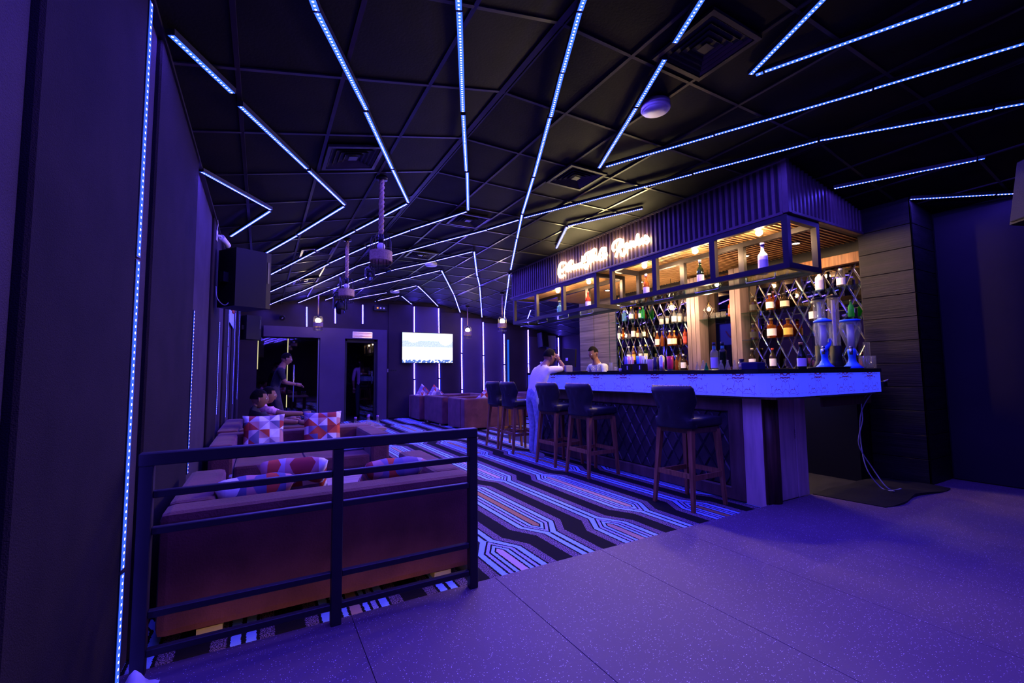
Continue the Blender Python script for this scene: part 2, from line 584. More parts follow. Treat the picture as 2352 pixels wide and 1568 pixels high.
# ------------------------------------------------------------------ left wall: fabric panels, dark ones proud, recessed ones in the strip-lit tone
wl = setting('wall_left', MB().box(-0.62, -0.50, -3.1, 12.3, -0.1, 3.0), m_black)
panels = [(-2.2, -0.6, 0), (-0.6, 0.58, 0), (0.60, 1.30, 1), (1.30, 2.18, 0), (2.22, 2.47, 1), (2.47, 3.84, 0), (3.88, 5.10, 1), (5.10, 6.00, 0), (6.04, 6.9, 1), (6.9, 7.55, 0), (7.6, 8.6, 1), (8.6, 9.2, 0), (9.25, 10.3, 1), (10.3, 10.9, 0), (10.95, 12.2, 1)]
for a, b, grey in panels:  # grey: recessed panel, coloured in the strip-lit tone
    x = -0.455 if grey else -0.435
    MB().box(-0.50, x, a, b, 0.0, zc(-0.47) - 0.02, 0.008).build('fabric_panel', m_fabric_lit if grey else m_fabric_dark, wl)
MB().box(-0.50, -0.425, -3.0, 12.2, zc(-0.43) - 0.035, zc(-0.43) - 0.012).build('edge_trim', m_grid, wl)

# ------------------------------------------------------------------ far wall, door surround, doors
fw = MB()
def zr(x0, x1, z0, z1):
    fw.prism([(x0, z0), (x1, z0), (x1, z1 if z1 else zc(x1) + 0.03), (x0, z1 if z1 else zc(x0) + 0.03)], 'y', 12.2, 12.32)
zr(-0.6, -0.1, -0.1, 2.13); zr(1.25, 1.88, -0.1, 2.13); zr(2.68, 4.29, -0.1, 2.13); zr(4.29, 8.8, -0.1, 2.13)
zr(-0.6, 1.45, 2.13, 0); zr(1.45, 4.29, 2.13, 0); zr(4.29, 8.8, 2.13, 0)
wall_far = setting('wall_far', fw, m_farwall)
for k, (x0, x1) in enumerate(((3.0, 3.68), (3.76, 4.40), (4.50, 5.10), (5.20, 5.81), (5.91, 6.53), (6.63, 7.41), (7.51, 8.59))):
    zt = min(zc(x0), zc(x1)) - 0.06
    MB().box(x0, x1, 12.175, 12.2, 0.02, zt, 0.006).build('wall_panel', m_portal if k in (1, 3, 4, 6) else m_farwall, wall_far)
tr = MB()
tr.box(0.02, 2.93, 12.06, 12.2, 2.13, 2.39); tr.box(1.27, 1.86, 12.06, 12.2, 0.0, 2.13); tr.box(2.69, 2.93, 12.06, 12.2, 0.0, 2.13)
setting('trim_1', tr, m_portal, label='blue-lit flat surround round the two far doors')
d1 = setting('door_1', MB().box(-0.1, 1.25, 12.34, 12.40, 0, 2.13), m_plastic, label='wide dark glass sliding door in the far wall')
MB().box(-0.09, 0.54, 12.22, 12.232, 0.01, 2.11).build('glass_leaf', m_mirror_dark, d1)
MB().box(0.57, 1.24, 12.22, 12.232, 0.01, 2.11).build('glass_leaf', m_mirror_dark, d1)
MB().tube([(0.695, 12.17, 0.55), (0.695, 12.17, 1.46)], 0.018, 10).build('pull_handle', m_steel, d1)
for z0, z1, x in ((1.35, 2.03, -0.085), (1.05, 2.10, 0.553), (0.42, 0.72, 0.553)):
    MB().box(x - 0.009, x + 0.009, 12.205, 12.215, z0, z1).build('light_slit', m_slit, d1)
MB().box(1.235, 1.262, 12.18, 12.215, 0.0, 2.12).build('door_jamb', M('pale_jamb_metal', (0.45, 0.42, 0.4), 0.4, 0.6), d1)
m_leaf = M('dark_green_foliage_print', (0.035, 0.06, 0.055), 0.8, noise=0.9, scale=9)
d2 = setting('door_2', MB().box(1.88, 1.93, 12.2, 12.32, 0, 2.08).box(2.63, 2.68, 12.2, 12.32, 0, 2.08).box(1.93, 2.63, 12.2, 12.32, 2.04, 2.13), m_black, label='dark glass washroom door in the far wall')
MB().box(2.28, 2.63, 12.24, 12.252, 0.02, 2.03).build('glass_leaf', m_doorglass, d2)
MB().tube([(2.58, 12.20, 0.95), (2.58, 12.20, 1.30)], 0.010, 8).build('pull_handle', m_steel, d2)
lob = MB()
lob.box(1.5, 1.6, 12.32, 14.6, 0, 2.4).box(3.1, 3.2, 12.32, 14.6, 0, 2.4).box(1.5, 3.2, 14.6, 14.7, 0, 2.4).box(1.5, 3.2, 12.32, 14.7, -0.1, 0.0).box(1.5, 3.2, 12.32, 14.7, 2.4, 2.5)
setting('wall_lobby', lob, m_farwall, label='dark lobby behind the washroom door')
setting('wall_lobby_print', MB().box(2.3, 3.05, 14.55, 14.6, 0.9, 2.35), m_leaf, label='dark leafy print on the lobby wall')

# ------------------------------------------------------------------ right side: planked column, right wall, bar wall, back walls
wr = setting('wall_right', MB().box(6.28, 6.40, -3.1, 1.86, -0.1, 3.0), m_rightwall)
for a, b in ((1.1, 1.84), (0.0, 1.06), (-1.2, -0.04)):
    MB().box(6.25, 6.28, a, b, 0.045, zc(6.28) - 0.05, 0.006).build('wall_panel', m_rightwall, wr)
colm = setting('wall_column', MB().box(5.745, 6.40, 1.865, 2.33, -0.1, 3.0), m_plank, label='black planked column beside the bar')
z = 0.045
ks = 0
while z < 2.9:
    hgt = 0.238
    top = min(z + hgt - 0.004, 2.92)
    MB().box(5.728, 5.746, 1.85, 2.32, z, top, 0.003).build('plank', m_plank, colm)
    MB().box(5.728, 6.27, 1.85, 1.866, z, top, 0.003).build('plank', m_plank, colm)
    z += hgt
wb = setting('wall_bar', MB().box(6.0, 6.15, 2.33, 7.62, -0.1, 3.3), m_black)
z = 1.1
while z < 2.6:
    for a, b in ((6.47, 7.13), (7.14, 7.61)):
        MB().box(5.975, 6.0, a, b, z, z + 0.236, 0.003).build('plank', M('grey_plank', (0.16, 0.135, 0.115), 0.5, noise=0.5, scale=3, stretch=(1, 0.3, 6)) if 'grey_plank' not in bpy.data.materials else bpy.data.materials['grey_plank'], wb)
    z += 0.24
setting('wall_side', MB().box(8.8, 8.92, 7.5, 12.3, -0.1, 3.0).box(6.15, 8.92, 7.5, 7.62, -0.1, 3.0), m_farwall)
setting('wall_back', MB().box(-0.6, 6.4, -3.2, -3.1, -0.1, 3.3), m_black)
CEILING_BARS = {'1f': [[[-0.399, 2.413, 2.721], [-0.182, 2.866, 2.772]],
 [[-0.153, 2.993, 2.778], [0.285, 3.93, 2.881]],
 [[0.301, 3.966, 2.885], [0.729, 4.891, 2.986]]], '1b': [[[0.727, 4.933, 2.985], [0.344, 5.909, 2.895]],
 [[0.337, 5.946, 2.893], [-0.258, 7.312, 2.754]]], '0f': [[[-0.434, 3.958, 2.712], [0.04, 4.925, 2.824]]], '0b': [[[0.033, 4.964, 2.822], [-0.338, 5.768, 2.735]]], '2f': [[[0.096, 1.896, 2.837], [0.179, 2.128, 2.856]],
 [[0.181, 2.133, 2.857], [0.57, 2.965, 2.948]],
 [[0.569, 2.988, 2.948], [0.993, 3.949, 3.048]],
 [[1.002, 3.969, 3.05], [1.422, 4.91, 3.148]]], '2b': [[[1.419, 4.954, 3.148], [1.027, 5.918, 3.056]],
 [[1.017, 5.955, 3.053], [0.645, 6.838, 2.966]],
 [[0.633, 6.883, 2.963], [0.244, 7.815, 2.871]],
 [[0.232, 7.841, 2.869], [-0.241, 8.975, 2.758]]], '3f': [[[0.716, 1.726, 2.982], [0.823, 1.97, 3.008]],
 [[0.828, 1.975, 3.009], [1.249, 2.917, 3.108]],
 [[1.27, 2.959, 3.113], [1.697, 3.883, 3.155]],
 [[1.716, 3.905, 3.155], [2.134, 4.833, 3.155]]], '3b': [[[2.137, 4.881, 3.155], [1.738, 5.867, 3.155]],
 [[1.733, 5.891, 3.155], [1.348, 6.841, 3.131]],
 [[1.339, 6.889, 3.129], [0.937, 7.782, 3.034]],
 [[0.931, 7.844, 3.033], [0.551, 8.903, 2.944]],
 [[0.538, 8.936, 2.941], [-0.364, 10.97, 2.729]]], '4f': [[[1.377, 1.586, 3.138], [1.475, 1.814, 3.155]],
 [[1.477, 1.82, 3.155], [1.686, 2.268, 3.155]],
 [[1.686, 2.273, 3.155], [1.906, 2.728, 3.155]],
 [[1.907, 2.741, 3.155], [2.349, 3.678, 3.155]],
 [[2.355, 3.697, 3.155], [2.772, 4.615, 3.155]],
 [[2.79, 4.656, 3.155], [3.22, 5.52, 3.155]],
 [[3.236, 5.559, 3.155], [4.093, 7.276, 3.155]]], '4b': [[[4.269, 7.645, 3.155], [4.736, 8.568, 3.075]],
 [[4.768, 8.632, 3.069], [5.732, 10.554, 2.895]],
 [[5.757, 10.6, 2.891], [6.56, 12.12, 2.746]]], '5f': [[[1.982, 1.391, 3.155], [2.128, 1.73, 3.155]],
 [[2.184, 1.853, 3.155], [2.4, 2.314, 3.155]],
 [[2.405, 2.324, 3.155], [2.808, 3.218, 3.155]]], '5b': [[[2.849, 3.165, 3.155], [3.271, 2.296, 3.155]],
 [[3.269, 2.29, 3.155], [3.728, 1.357, 3.155]],
 [[3.724, 1.353, 3.155], [4.073, 0.591, 3.155]]], '6r': [[[4.793, 0.764, 3.065], [4.672, 0.986, 3.086]],
 [[4.679, 0.993, 3.085], [4.159, 1.915, 3.155]],
 [[4.157, 1.925, 3.155], [3.727, 2.867, 3.155]],
 [[3.728, 2.878, 3.155], [3.548, 3.291, 3.155]],
 [[3.543, 3.293, 3.155], [2.87, 4.737, 3.155]]], '6l': [[[2.847, 4.84, 3.155], [2.661, 5.367, 3.155]],
 [[2.659, 5.389, 3.155], [2.251, 6.288, 3.155]],
 [[2.247, 6.315, 3.155], [1.721, 7.585, 3.155]],
 [[1.714, 7.62, 3.155], [1.459, 8.31, 3.157]],
 [[1.457, 8.346, 3.157], [0.702, 10.433, 2.979]],
 [[0.693, 10.425, 2.977], [0.175, 11.591, 2.855]],
 [[0.158, 11.643, 2.851], [-0.018, 12.12, 2.81]]], '7f': [[[3.984, 3.797, 3.155], [3.562, 4.735, 3.155]]], '7b': [[[3.568, 4.772, 3.155], [4.036, 5.686, 3.155]]], '8': [[[5.352, 1.207, 2.964], [5.336, 1.248, 2.967]],
 [[5.339, 1.254, 2.966], [5.041, 2.219, 3.02]]], '9': [[[6.134, 1.254, 2.823], [6.087, 1.338, 2.832]],
 [[6.092, 1.345, 2.831], [5.755, 1.972, 2.891]],
 [[5.75, 1.978, 2.892], [5.685, 2.115, 2.904]]], '10f': [[[2.562, 1.088, 3.155], [2.809, 1.683, 3.155]]], '10b': [[[2.844, 1.669, 3.155], [2.863, 1.624, 3.155]],
 [[2.862, 1.62, 3.155], [3.258, 0.771, 3.155]],
 [[3.258, 0.767, 3.155], [3.292, 0.692, 3.155]]], '11l': [[[2.933, 6.477, 3.155], [2.609, 7.264, 3.155]],
 [[2.606, 7.299, 3.155], [2.134, 8.262, 3.155]],
 [[2.129, 8.305, 3.155], [1.794, 9.193, 3.155]],
 [[1.787, 9.242, 3.155], [1.328, 10.706, 3.126]],
 [[1.315, 10.754, 3.123], [0.753, 12.12, 2.991]]], '11r': [[[2.959, 6.464, 3.155], [3.761, 8.075, 3.155]],
 [[3.803, 8.145, 3.155], [4.247, 8.982, 3.155]],
 [[4.29, 9.073, 3.155], [5.755, 12.032, 2.891]]], '12l': [[[2.924, 7.945, 3.155], [2.608, 8.787, 3.155]],
 [[2.612, 8.831, 3.155], [1.817, 10.693, 3.155]],
 [[1.808, 10.757, 3.155], [1.38, 12.12, 3.11]]], '12r': [[[2.946, 7.933, 3.155], [4.087, 10.153, 3.155]],
 [[4.142, 10.261, 3.155], [5.084, 12.12, 3.008]]], '13l': [[[2.958, 9.562, 3.155], [2.624, 10.543, 3.155]],
 [[2.578, 10.692, 3.155], [2.158, 11.568, 3.155]],
 [[2.16, 11.638, 3.155], [1.951, 12.12, 3.155]]], '13r': [[[3.007, 9.593, 3.155], [3.456, 10.394, 3.155]],
 [[3.484, 10.446, 3.155], [4.38, 12.08, 3.139]]], '14l': [[[2.959, 10.971, 3.155], [2.649, 11.925, 3.155]],
 [[2.629, 12.091, 3.155], [2.612, 12.12, 3.155]]], '14r': [[[3.034, 11.004, 3.155], [3.472, 11.849, 3.155]],
 [[3.504, 11.916, 3.155], [3.622, 12.12, 3.155]]], '15': [[[6.096, 9.793, 2.83], [6.656, 10.89, 2.729]]]}
WALL_BARS = {'a': [[[0.951, 12.17, 2.904], [0.961, 12.17, 2.409]]], 'b': [[[1.622, 12.17, 2.947], [1.63, 12.17, 2.517]]], 'c': [[[2.306, 12.17, 3.05], [2.313, 12.17, 2.537]]], 'd': [[[3.704, 12.17, 3.094], [3.721, 12.17, 1.062]], [[3.727, 12.17, 1.038], [3.731, 12.17, 0.267]]], 'e': [[[4.426, 12.17, 3.091], [4.455, 12.17, 1.076]], [[4.455, 12.17, 1.051], [4.455, 12.17, 0.617]]], 'f': [[[5.148, 12.17, 2.849], [5.145, 12.17, 1.811]], [[5.144, 12.17, 1.785], [5.155, 12.17, 0.747]], [[5.155, 12.17, 0.722], [5.155, 12.17, 0.556]]], 'g': [[[5.85, 12.17, 2.752], [5.857, 12.17, 1.755]], [[5.857, 12.17, 1.728], [5.865, 12.17, 0.69]]], 'h': [[[6.57, 12.17, 2.417], [6.575, 12.17, 1.478]], [[6.575, 12.17, 1.451], [6.577, 12.17, 0.885]]], 'i': [[[7.454, 12.17, 2.857], [7.448, 12.17, 1.494]], [[7.448, 12.17, 1.48], [7.452, 12.17, 0.729]]], 'j': [[[8.636, 12.17, 2.855], [8.632, 12.17, 1.133]]]}
# ------------------------------------------------------------------ led light bars
LAMP_POWER = 1.0
def light_bar(p, q, n, parent, w=0.037, pitch=0.0245, diode=None, side=False):
    p, q, n = Vector(p), Vector(q), Vector(n).normalized()
    if (p + q + 2 * parent.location).y > 9.0: pitch = 0.020
    t = (q - p)
    L = t.length
    t.normalize()
    s = t.cross(n).normalized()
    n = s.cross(t).normalized()
    h = 0.028
    vs = [a + s * (i * w / 2) + n * j for a in (p, q) for j in (-h, 0) for i in (-1, 1)]
    hb = MB().faces(vs, [(0, 2, 3, 1), (4, 5, 7, 6), (0, 1, 5, 4), (2, 6, 7, 3), (0, 4, 6, 2), (1, 3, 7, 5)]).build('housing', m_alu, parent)
    a, b = p + t * 0.004, q - t * 0.004
    tape = MB().faces([a - s * w * .40 + n * .0008, a + s * w * .40 + n * .0008, b + s * w * .40 + n * .0008, b - s * w * .40 + n * .0008], [(0, 1, 2, 3)])
    tape.build('led_tape', m_side_led if diode else m_led, hb)
    dm = MB()
    k = int(L / pitch)
    r = 0.0053
    for i in range(k):
        c = p + t * ((i + 0.5) * L / k) + n * 0.0022
        dm.faces([c + (t * math.cos(j * PI / 3) + s * math.sin(j * PI / 3)) * r for j in range(6)], [(0, 1, 2, 3, 4, 5)])
    if side:
        sg = MB()
        for sx in (-1, 1):
            e = s * (sx * (w / 2 + 0.0006))
            sg.faces([a + e - n * .020, b + e - n * .020, b + e - n * .008, a + e - n * .008], [(0, 1, 2, 3)])
        o = sg.build('added_side_glow', m_side_glow, hb)  # added glowing faces that wash the wall beside each strip
        o['kind'] = 'stuff'
    if k:
        d = dm.build('diodes', diode or m_diode, hb)
        d['kind'] = 'stuff'
    return hb

def lit_arm(name, label, bars, n, group, diode=None, side=False):
    c = (Vector(bars[0][0]) + Vector(bars[-1][1])) / 2
    t = thing(name, label, 'led light', c, 0, group)
    for a, b in bars:
        light_bar(Vector(a) - c, Vector(b) - c, n, t, diode=diode, side=side)
    return t

GC = 'chevron light bars under the black ceiling'
ceil_labels = {
 '1f': 'blue light bar in three lengths from over the railing to the second chevron corner',
 '1b': 'blue light bar slanting down from the second chevron corner to behind the big wall speaker',
 '0f': 'short blue light bar on a deep black box, by the white camera',
 '0b': 'short blue light bar ending right above the white security camera',
 '2f': 'long blue light bar crossing the square vent beside the first rope pendant',
 '2b': 'thin blue light bar crossing the rope of the nearer pendant',
 '3f': 'almost upright blue light bar ending over the vent behind the main ridge',
 '3b': 'thin blue light bar passing just behind the nearer pendant cage',
 '4f': 'longest straight light bar, ending at the far end of the fascia',
 '4b': 'blue light bar past the fascia end, reaching the hanging bulb beside it',
 '5f': 'bright dotted light bar broken in two by the largest ceiling vent',
 '5b': 'dotted light bar meeting the broken bar in a point, running to the dark side',
 '6r': 'long dotted light bar passing over the top corner of the bar fascia',
 '6l': 'long thin light bar reaching the far left corner by the small speaker',
 '7f': 'warm-tinted short light bar just above the lit bar sign',
 '7b': 'short light stub at the fascia edge, just left of the lit sign',
 '8': 'dotted light bar ending on the end face of the bar fascia',
 '9': 'lowest dotted light bar over the dark column, ending at the hanging speaker',
 '10f': 'dotted light bar at the very top edge, pointing at the large vent corner',
 '10b': 'dotted light bar leaving the top chevron point towards the dark corner',
 '11l': 'thin light bar from the first far chevron passing the round ceiling disc',
 '11r': 'upright light bar from the first far chevron down to a wall strip',
 '12l': 'thin light bar from the second far chevron peak, behind the moving lamp',
 '12r': 'upright light bar from the second far chevron peak',
 '13l': 'light bar from the third far chevron peak running to the left',
 '13r': 'light bar from the third far chevron peak down to the television wall',
 '14l': 'shortest far light bar, over the emergency lamp',
 '14r': 'short far light bar meeting the wall strip above the television left part',
 '15': 'small piece of light bar seen through the open end frame of the bar',
}
# the bars run on past the frame, over the open floor
EXT = {'2f': (-0.36, 0.93), '3f': (-0.38, -0.62), '4f': (-0.18, -1.85), '5f': (0.55, -1.75), '10f': (1.30, -1.85), '1f': (-0.41, 2.39)}
for k, (ex, ey) in EXT.items():
    p = CEILING_BARS[k][0][0]
    n_ = max(1, int(math.hypot(ex - p[0], ey - p[1]) / 1.1))
    pts = [(p[0] + (ex - p[0]) * i / n_, p[1] + (ey - p[1]) * i / n_) for i in range(n_ + 1)]
    if k != '1f':
        CEILING_BARS[k] = [[[b[0], b[1], zc(b[0]) - 0.045], [a[0], a[1], zc(a[0]) - 0.045]] for a, b in zip(pts, pts[1:])][::-1] + CEILING_BARS[k]
CEILING_BARS['9'] = [[[6.16, 1.22, 2.818], [6.09, 1.32, 2.831]], [[6.085, 1.327, 2.832], [5.71, 1.842, 2.899]]]
for k in CEILING_BARS:
    for b in CEILING_BARS[k]:
        for q in b: q[2] = min(q[2], zc(q[0]) - 0.040)
for k in WALL_BARS:
    for b in WALL_BARS[k]:
        for q in b:
            q[2] = min(q[2], zc(q[0]) - 0.05)
            q[1] = 12.135
for k, bars in CEILING_BARS.items():
    lit_arm('led_bar', ceil_labels[k], bars, (0, 0, -1), GC)
wall_labels = {
 'a': 'short upright light strip above the wide glass door', 'b': 'short upright light strip behind the moving lamp',
 'c': 'short upright light strip above the washroom sign', 'd': 'upright wall strip running behind the left part of the television',
 'e': 'upright wall strip running behind the right part of the television', 'f': 'upright wall strip just left of the hanging bulb on the far wall',
 'g': 'upright wall strip between the two hanging bulbs', 'h': 'upright wall strip below the bulb nearest the bar, with a blue tube beside it',
 'i': 'upright wall strip left of the white-shirted customer', 'j': 'upright wall strip behind the till screen'}
for k, bars in WALL_BARS.items():
    off = 0.0 if k in 'abc' else 0.0
    lit_arm('wall_strip', wall_labels[k], bars, (0, -1, 0), 'upright light strips on the far wall', None, True)
MB().tube([(6.70, 12.13, 0.86), (6.70, 12.13, 2.24)], 0.03, 10).build('blue_tube', m_cyan, bpy.data.objects['wall_strip.007'], loc=-bpy.data.objects['wall_strip.007'].location)
left_strips = [
 (0.59, [(0.30, 2.6)], 'upright light strip on the fabric wall outside the view, before the nearest lighter panel'),
 (2.20, [(1.64, 2.70), (0.46, 1.63), (0.045, 0.45)], 'nearest upright light strip on the fabric wall, beside the railing end'),
 (3.86, [(0.50, 1.65)], 'second upright light strip on the fabric wall, over the near sofa arm'),
 (6.02, [(0.75, 1.80)], 'third upright light strip on the fabric wall, below the big speaker'),
 (7.575, [(1.62, 2.45), (0.6, 1.60)], 'fourth upright light strip on the fabric wall, by the lit poster'),
 (9.225, [(0.7, 2.3)], 'fifth upright light strip on the fabric wall, behind the seated men'),
 (10.925, [(0.7, 2.68)], 'last upright light strip on the fabric wall, behind the small speaker'),
]
for y, zs, lab in left_strips:
    lit_arm('side_strip', lab, [((-0.43, y, b), (-0.43, y, a)) for a, b in zs], (1, -0.16 if 1 < y < 3 else 0.6 if y < 1 else 0.0, 0), 'upright light strips on the fabric wall', m_side_diode)
SIGN_WORDS = [[[[5.755, 2.957], [5.847, 2.986], [5.916, 2.957], [5.95, 2.884], [5.952, 2.815], [5.909, 2.754], [5.855, 2.759], [5.801, 2.769]], [[5.859, 2.836], [5.757, 2.89], [5.652, 2.938], [5.6, 2.961], [5.621, 2.915], [5.706, 2.863], [5.72, 2.819], [5.656, 2.821], [5.604, 2.857]], [[5.521, 2.877], [5.578, 2.851], [5.561, 2.817], [5.504, 2.828], [5.491, 2.867], [5.492, 2.817], [5.437, 2.817]], [[5.43, 2.861], [5.431, 2.816], [5.377, 2.819], [5.363, 2.869], [5.359, 2.811], [5.323, 2.818]], [[5.306, 2.965], [5.327, 2.894], [5.329, 2.827], [5.277, 2.815]], [[5.256, 2.9], [5.254, 2.96], [5.189, 2.988], [5.11, 2.987], [5.026, 3.006]], [[5.111, 2.98], [5.153, 2.906], [5.184, 2.839], [5.209, 2.775], [5.244, 2.76], [5.272, 2.792], [5.196, 2.82], [5.105, 2.836]], [[5.027, 3.003], [5.074, 2.916], [5.099, 2.834], [5.059, 2.883], [5.014, 2.902], [5.006, 2.835], [4.957, 2.838]], [[4.851, 2.976], [4.9, 2.938], [4.929, 2.867], [4.915, 2.817], [4.862, 2.822]], [[4.799, 2.973], [4.833, 2.9], [4.846, 2.833], [4.81, 2.824], [4.768, 2.86]]], [[[4.482, 2.98], [4.52, 2.903], [4.559, 2.825], [4.588, 2.779]], [[4.62, 2.872], [4.641, 2.921], [4.615, 2.985], [4.516, 3.008], [4.456, 2.979], [4.445, 2.933], [4.485, 2.906], [4.529, 2.902]], [[4.525, 2.901], [4.484, 2.822], [4.456, 2.772], [4.413, 2.789], [4.377, 2.832]], [[4.357, 2.916], [4.391, 2.894], [4.38, 2.854], [4.342, 2.869], [4.336, 2.904], [4.334, 2.852], [4.301, 2.852]], [[4.294, 2.929], [4.297, 2.86], [4.27, 2.899], [4.242, 2.9], [4.244, 2.846], [4.212, 2.85]], [[4.154, 2.986], [4.18, 2.934], [4.196, 2.843]], [[4.19, 2.877], [4.142, 2.905], [4.163, 2.876], [4.133, 2.832]], [[4.083, 2.907], [4.115, 2.881], [4.101, 2.844], [4.066, 2.861], [4.056, 2.9], [4.055, 2.835]], [[4.036, 2.926], [3.985, 2.88], [3.987, 2.84], [4.025, 2.824]]]]
# ------------------------------------------------------------------ bar counter
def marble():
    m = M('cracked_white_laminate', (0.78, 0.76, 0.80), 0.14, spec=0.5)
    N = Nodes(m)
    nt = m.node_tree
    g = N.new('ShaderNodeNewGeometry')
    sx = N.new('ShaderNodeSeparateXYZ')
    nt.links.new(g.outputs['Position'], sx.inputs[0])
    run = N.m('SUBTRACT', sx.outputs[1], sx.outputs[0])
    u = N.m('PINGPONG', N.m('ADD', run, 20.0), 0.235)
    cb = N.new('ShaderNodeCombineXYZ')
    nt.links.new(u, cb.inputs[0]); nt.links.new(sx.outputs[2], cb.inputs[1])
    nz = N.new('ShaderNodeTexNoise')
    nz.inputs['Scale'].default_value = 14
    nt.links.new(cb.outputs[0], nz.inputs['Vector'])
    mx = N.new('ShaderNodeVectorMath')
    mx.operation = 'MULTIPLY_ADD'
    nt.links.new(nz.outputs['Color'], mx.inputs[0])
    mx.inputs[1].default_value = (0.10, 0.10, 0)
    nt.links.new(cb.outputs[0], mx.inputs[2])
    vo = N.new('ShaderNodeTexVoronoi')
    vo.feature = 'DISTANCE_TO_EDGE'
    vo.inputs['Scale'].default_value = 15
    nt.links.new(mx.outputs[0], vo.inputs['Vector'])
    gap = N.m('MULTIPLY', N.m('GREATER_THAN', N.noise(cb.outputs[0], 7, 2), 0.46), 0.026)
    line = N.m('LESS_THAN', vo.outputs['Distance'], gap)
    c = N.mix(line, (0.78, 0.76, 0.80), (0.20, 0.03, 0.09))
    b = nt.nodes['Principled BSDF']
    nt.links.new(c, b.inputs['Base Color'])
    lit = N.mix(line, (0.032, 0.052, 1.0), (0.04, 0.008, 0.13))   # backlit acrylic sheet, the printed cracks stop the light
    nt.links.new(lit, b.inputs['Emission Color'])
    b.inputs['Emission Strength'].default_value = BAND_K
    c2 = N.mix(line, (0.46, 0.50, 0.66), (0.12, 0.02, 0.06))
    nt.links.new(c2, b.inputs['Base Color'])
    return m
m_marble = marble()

bar = thing('bar_counter', 'long black-topped bar counter with a glowing white cracked-pattern band', 'bar counter', (0, 0, 0))
def rounded(x0, y0, x1, y1, r, far):
    """outline of the L counter, front corner at (x0, y0) rounded"""
    arc = [(x0 + r - r * math.cos(a * PI / 16), y0 + r - r * math.sin(a * PI / 16)) for a in range(9)]
    return arc
ARC = rounded(3.60, 2.05, 5.35, 5.95, 0.30, 0)
outer = [(3.60, 5.92)] + ARC + [(5.36, 2.05)]
inner = [(5.36, 2.62), (4.28, 2.62), (4.28, 5.92)]
MB().prism(outer + inner, 'z', 1.150, 1.186).build('worktop', m_slab, bar)
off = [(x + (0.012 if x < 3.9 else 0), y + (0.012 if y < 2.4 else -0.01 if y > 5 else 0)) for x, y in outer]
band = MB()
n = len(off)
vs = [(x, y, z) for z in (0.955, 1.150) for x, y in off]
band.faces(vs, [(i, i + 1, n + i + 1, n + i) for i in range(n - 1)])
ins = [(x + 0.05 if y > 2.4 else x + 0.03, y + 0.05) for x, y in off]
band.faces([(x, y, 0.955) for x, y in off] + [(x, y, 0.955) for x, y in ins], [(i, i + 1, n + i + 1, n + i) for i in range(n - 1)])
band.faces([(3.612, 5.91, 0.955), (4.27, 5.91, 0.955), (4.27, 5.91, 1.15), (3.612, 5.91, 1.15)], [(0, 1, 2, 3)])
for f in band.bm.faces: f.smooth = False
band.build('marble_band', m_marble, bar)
MB().box(3.66, 4.26, 2.12, 5.90, 0.935, 0.953).build('under_board', m_wood_dark, bar)
MB().box(4.30, 5.33, 2.10, 2.60, 0.935, 0.953).build('under_board', m_wood_dark, bar)
XF = 3.80
MB().box(XF, XF + 0.12, 2.34, 5.88, 0.0, 0.935).build('front_carcass', m_black, bar)
MB().box(XF + 0.12, 4.40, 2.34, 2.44, 0.0, 0.935).build('end_carcass', m_black, bar)
# framed panels of diamond tiles
MB().box(XF - 0.035, XF, 2.52, 5.88, 0.80, 0.935, 0.012).build('top_moulding', m_bar_mould, bar)
MB().box(XF - 0.035, XF, 2.52, 5.88, 0.005, 0.125, 0.012).build('skirting', m_bar_mould, bar)
MB().box(XF - 0.038, XF, 2.50, 2.64, 0.005, 0.935, 0.014).build('stile', m_bar_mould, bar)
MB().box(XF - 0.038, XF, 5.78, 5.90, 0.005, 0.935, 0.014).build('stile', m_bar_mould, bar)

def diamonds(parent, plane_x, y0, y1, z0, z1, dw, dh, name, mats, depth, gap, sign=-1, inset=0.80):
    cache = {}
    k0, k1 = int(math.floor(y0 / dw * 2)) - 1, int(math.ceil(y1 / dw * 2)) + 1
    l0, l1 = int(math.floor(z0 / dh * 2)) - 1, int(math.ceil(z1 / dh * 2)) + 1
    for i in range(k0, k1 + 1):
        for j in range(l0, l1 + 1):
            if (i + j) % 2:
                continue
            cy, cz = i * dw / 2, j * dh / 2
            g = gap
            poly = [(cy - dw / 2 + g, cz), (cy, cz - dh / 2 + g * 1.6), (cy + dw / 2 - g, cz), (cy, cz + dh / 2 - g * 1.6)]
            q = clip_poly(poly, y0, y1, z0, z1)
            if len(q) < 3:
                continue
            my, mz = sum(a for a, b in q) / len(q), sum(b for a, b in q) / len(q)
            area = abs(sum(q[t - 1][0] * q[t][1] - q[t][0] * q[t - 1][1] for t in range(len(q)))) / 2
            if area < dw * dh * 0.02:
                continue
            full = len(q) == 4 and area > dw * dh * 0.5 * 0.8
            key = 'full' if full else None
            if full and key in cache:
                me = cache[key]
            else:
                c = (cy, cz) if full else (my, mz)
                b = inset
                o = [(0, a - c[0], d - c[1]) for a, d in q]
                t = [(sign * depth, (a - c[0]) * b, (d - c[1]) * b) for a, d in q]
                nq = len(q)
                mb = MB().faces(o + t, [tuple(range(nq, 2 * nq))])
                mb.mi = 1
                v = mb.bm.verts[:]
                for s in range(nq):
                    f = mb.bm.faces.new((v[s], v[(s + 1) % nq], v[nq + (s + 1) % nq], v[nq + s]))
                    f.material_index = 1
                me = mb.mesh(name, mats)
                if full: cache[key] = me
            c = (cy, cz) if full else (my, mz)
            put(name, me, parent, (plane_x, c[0], c[1]), (random.uniform(-0.006, 0.006), random.uniform(-.006, .006), random.uniform(-0.008, 0.008)))
diamonds(bar, XF - 0.002, 2.645, 5.775, 0.128, 0.797, 0.150, 0.236, 'diamond_tile', [m_tile, m_tile_edge], 0.010, 0.003)
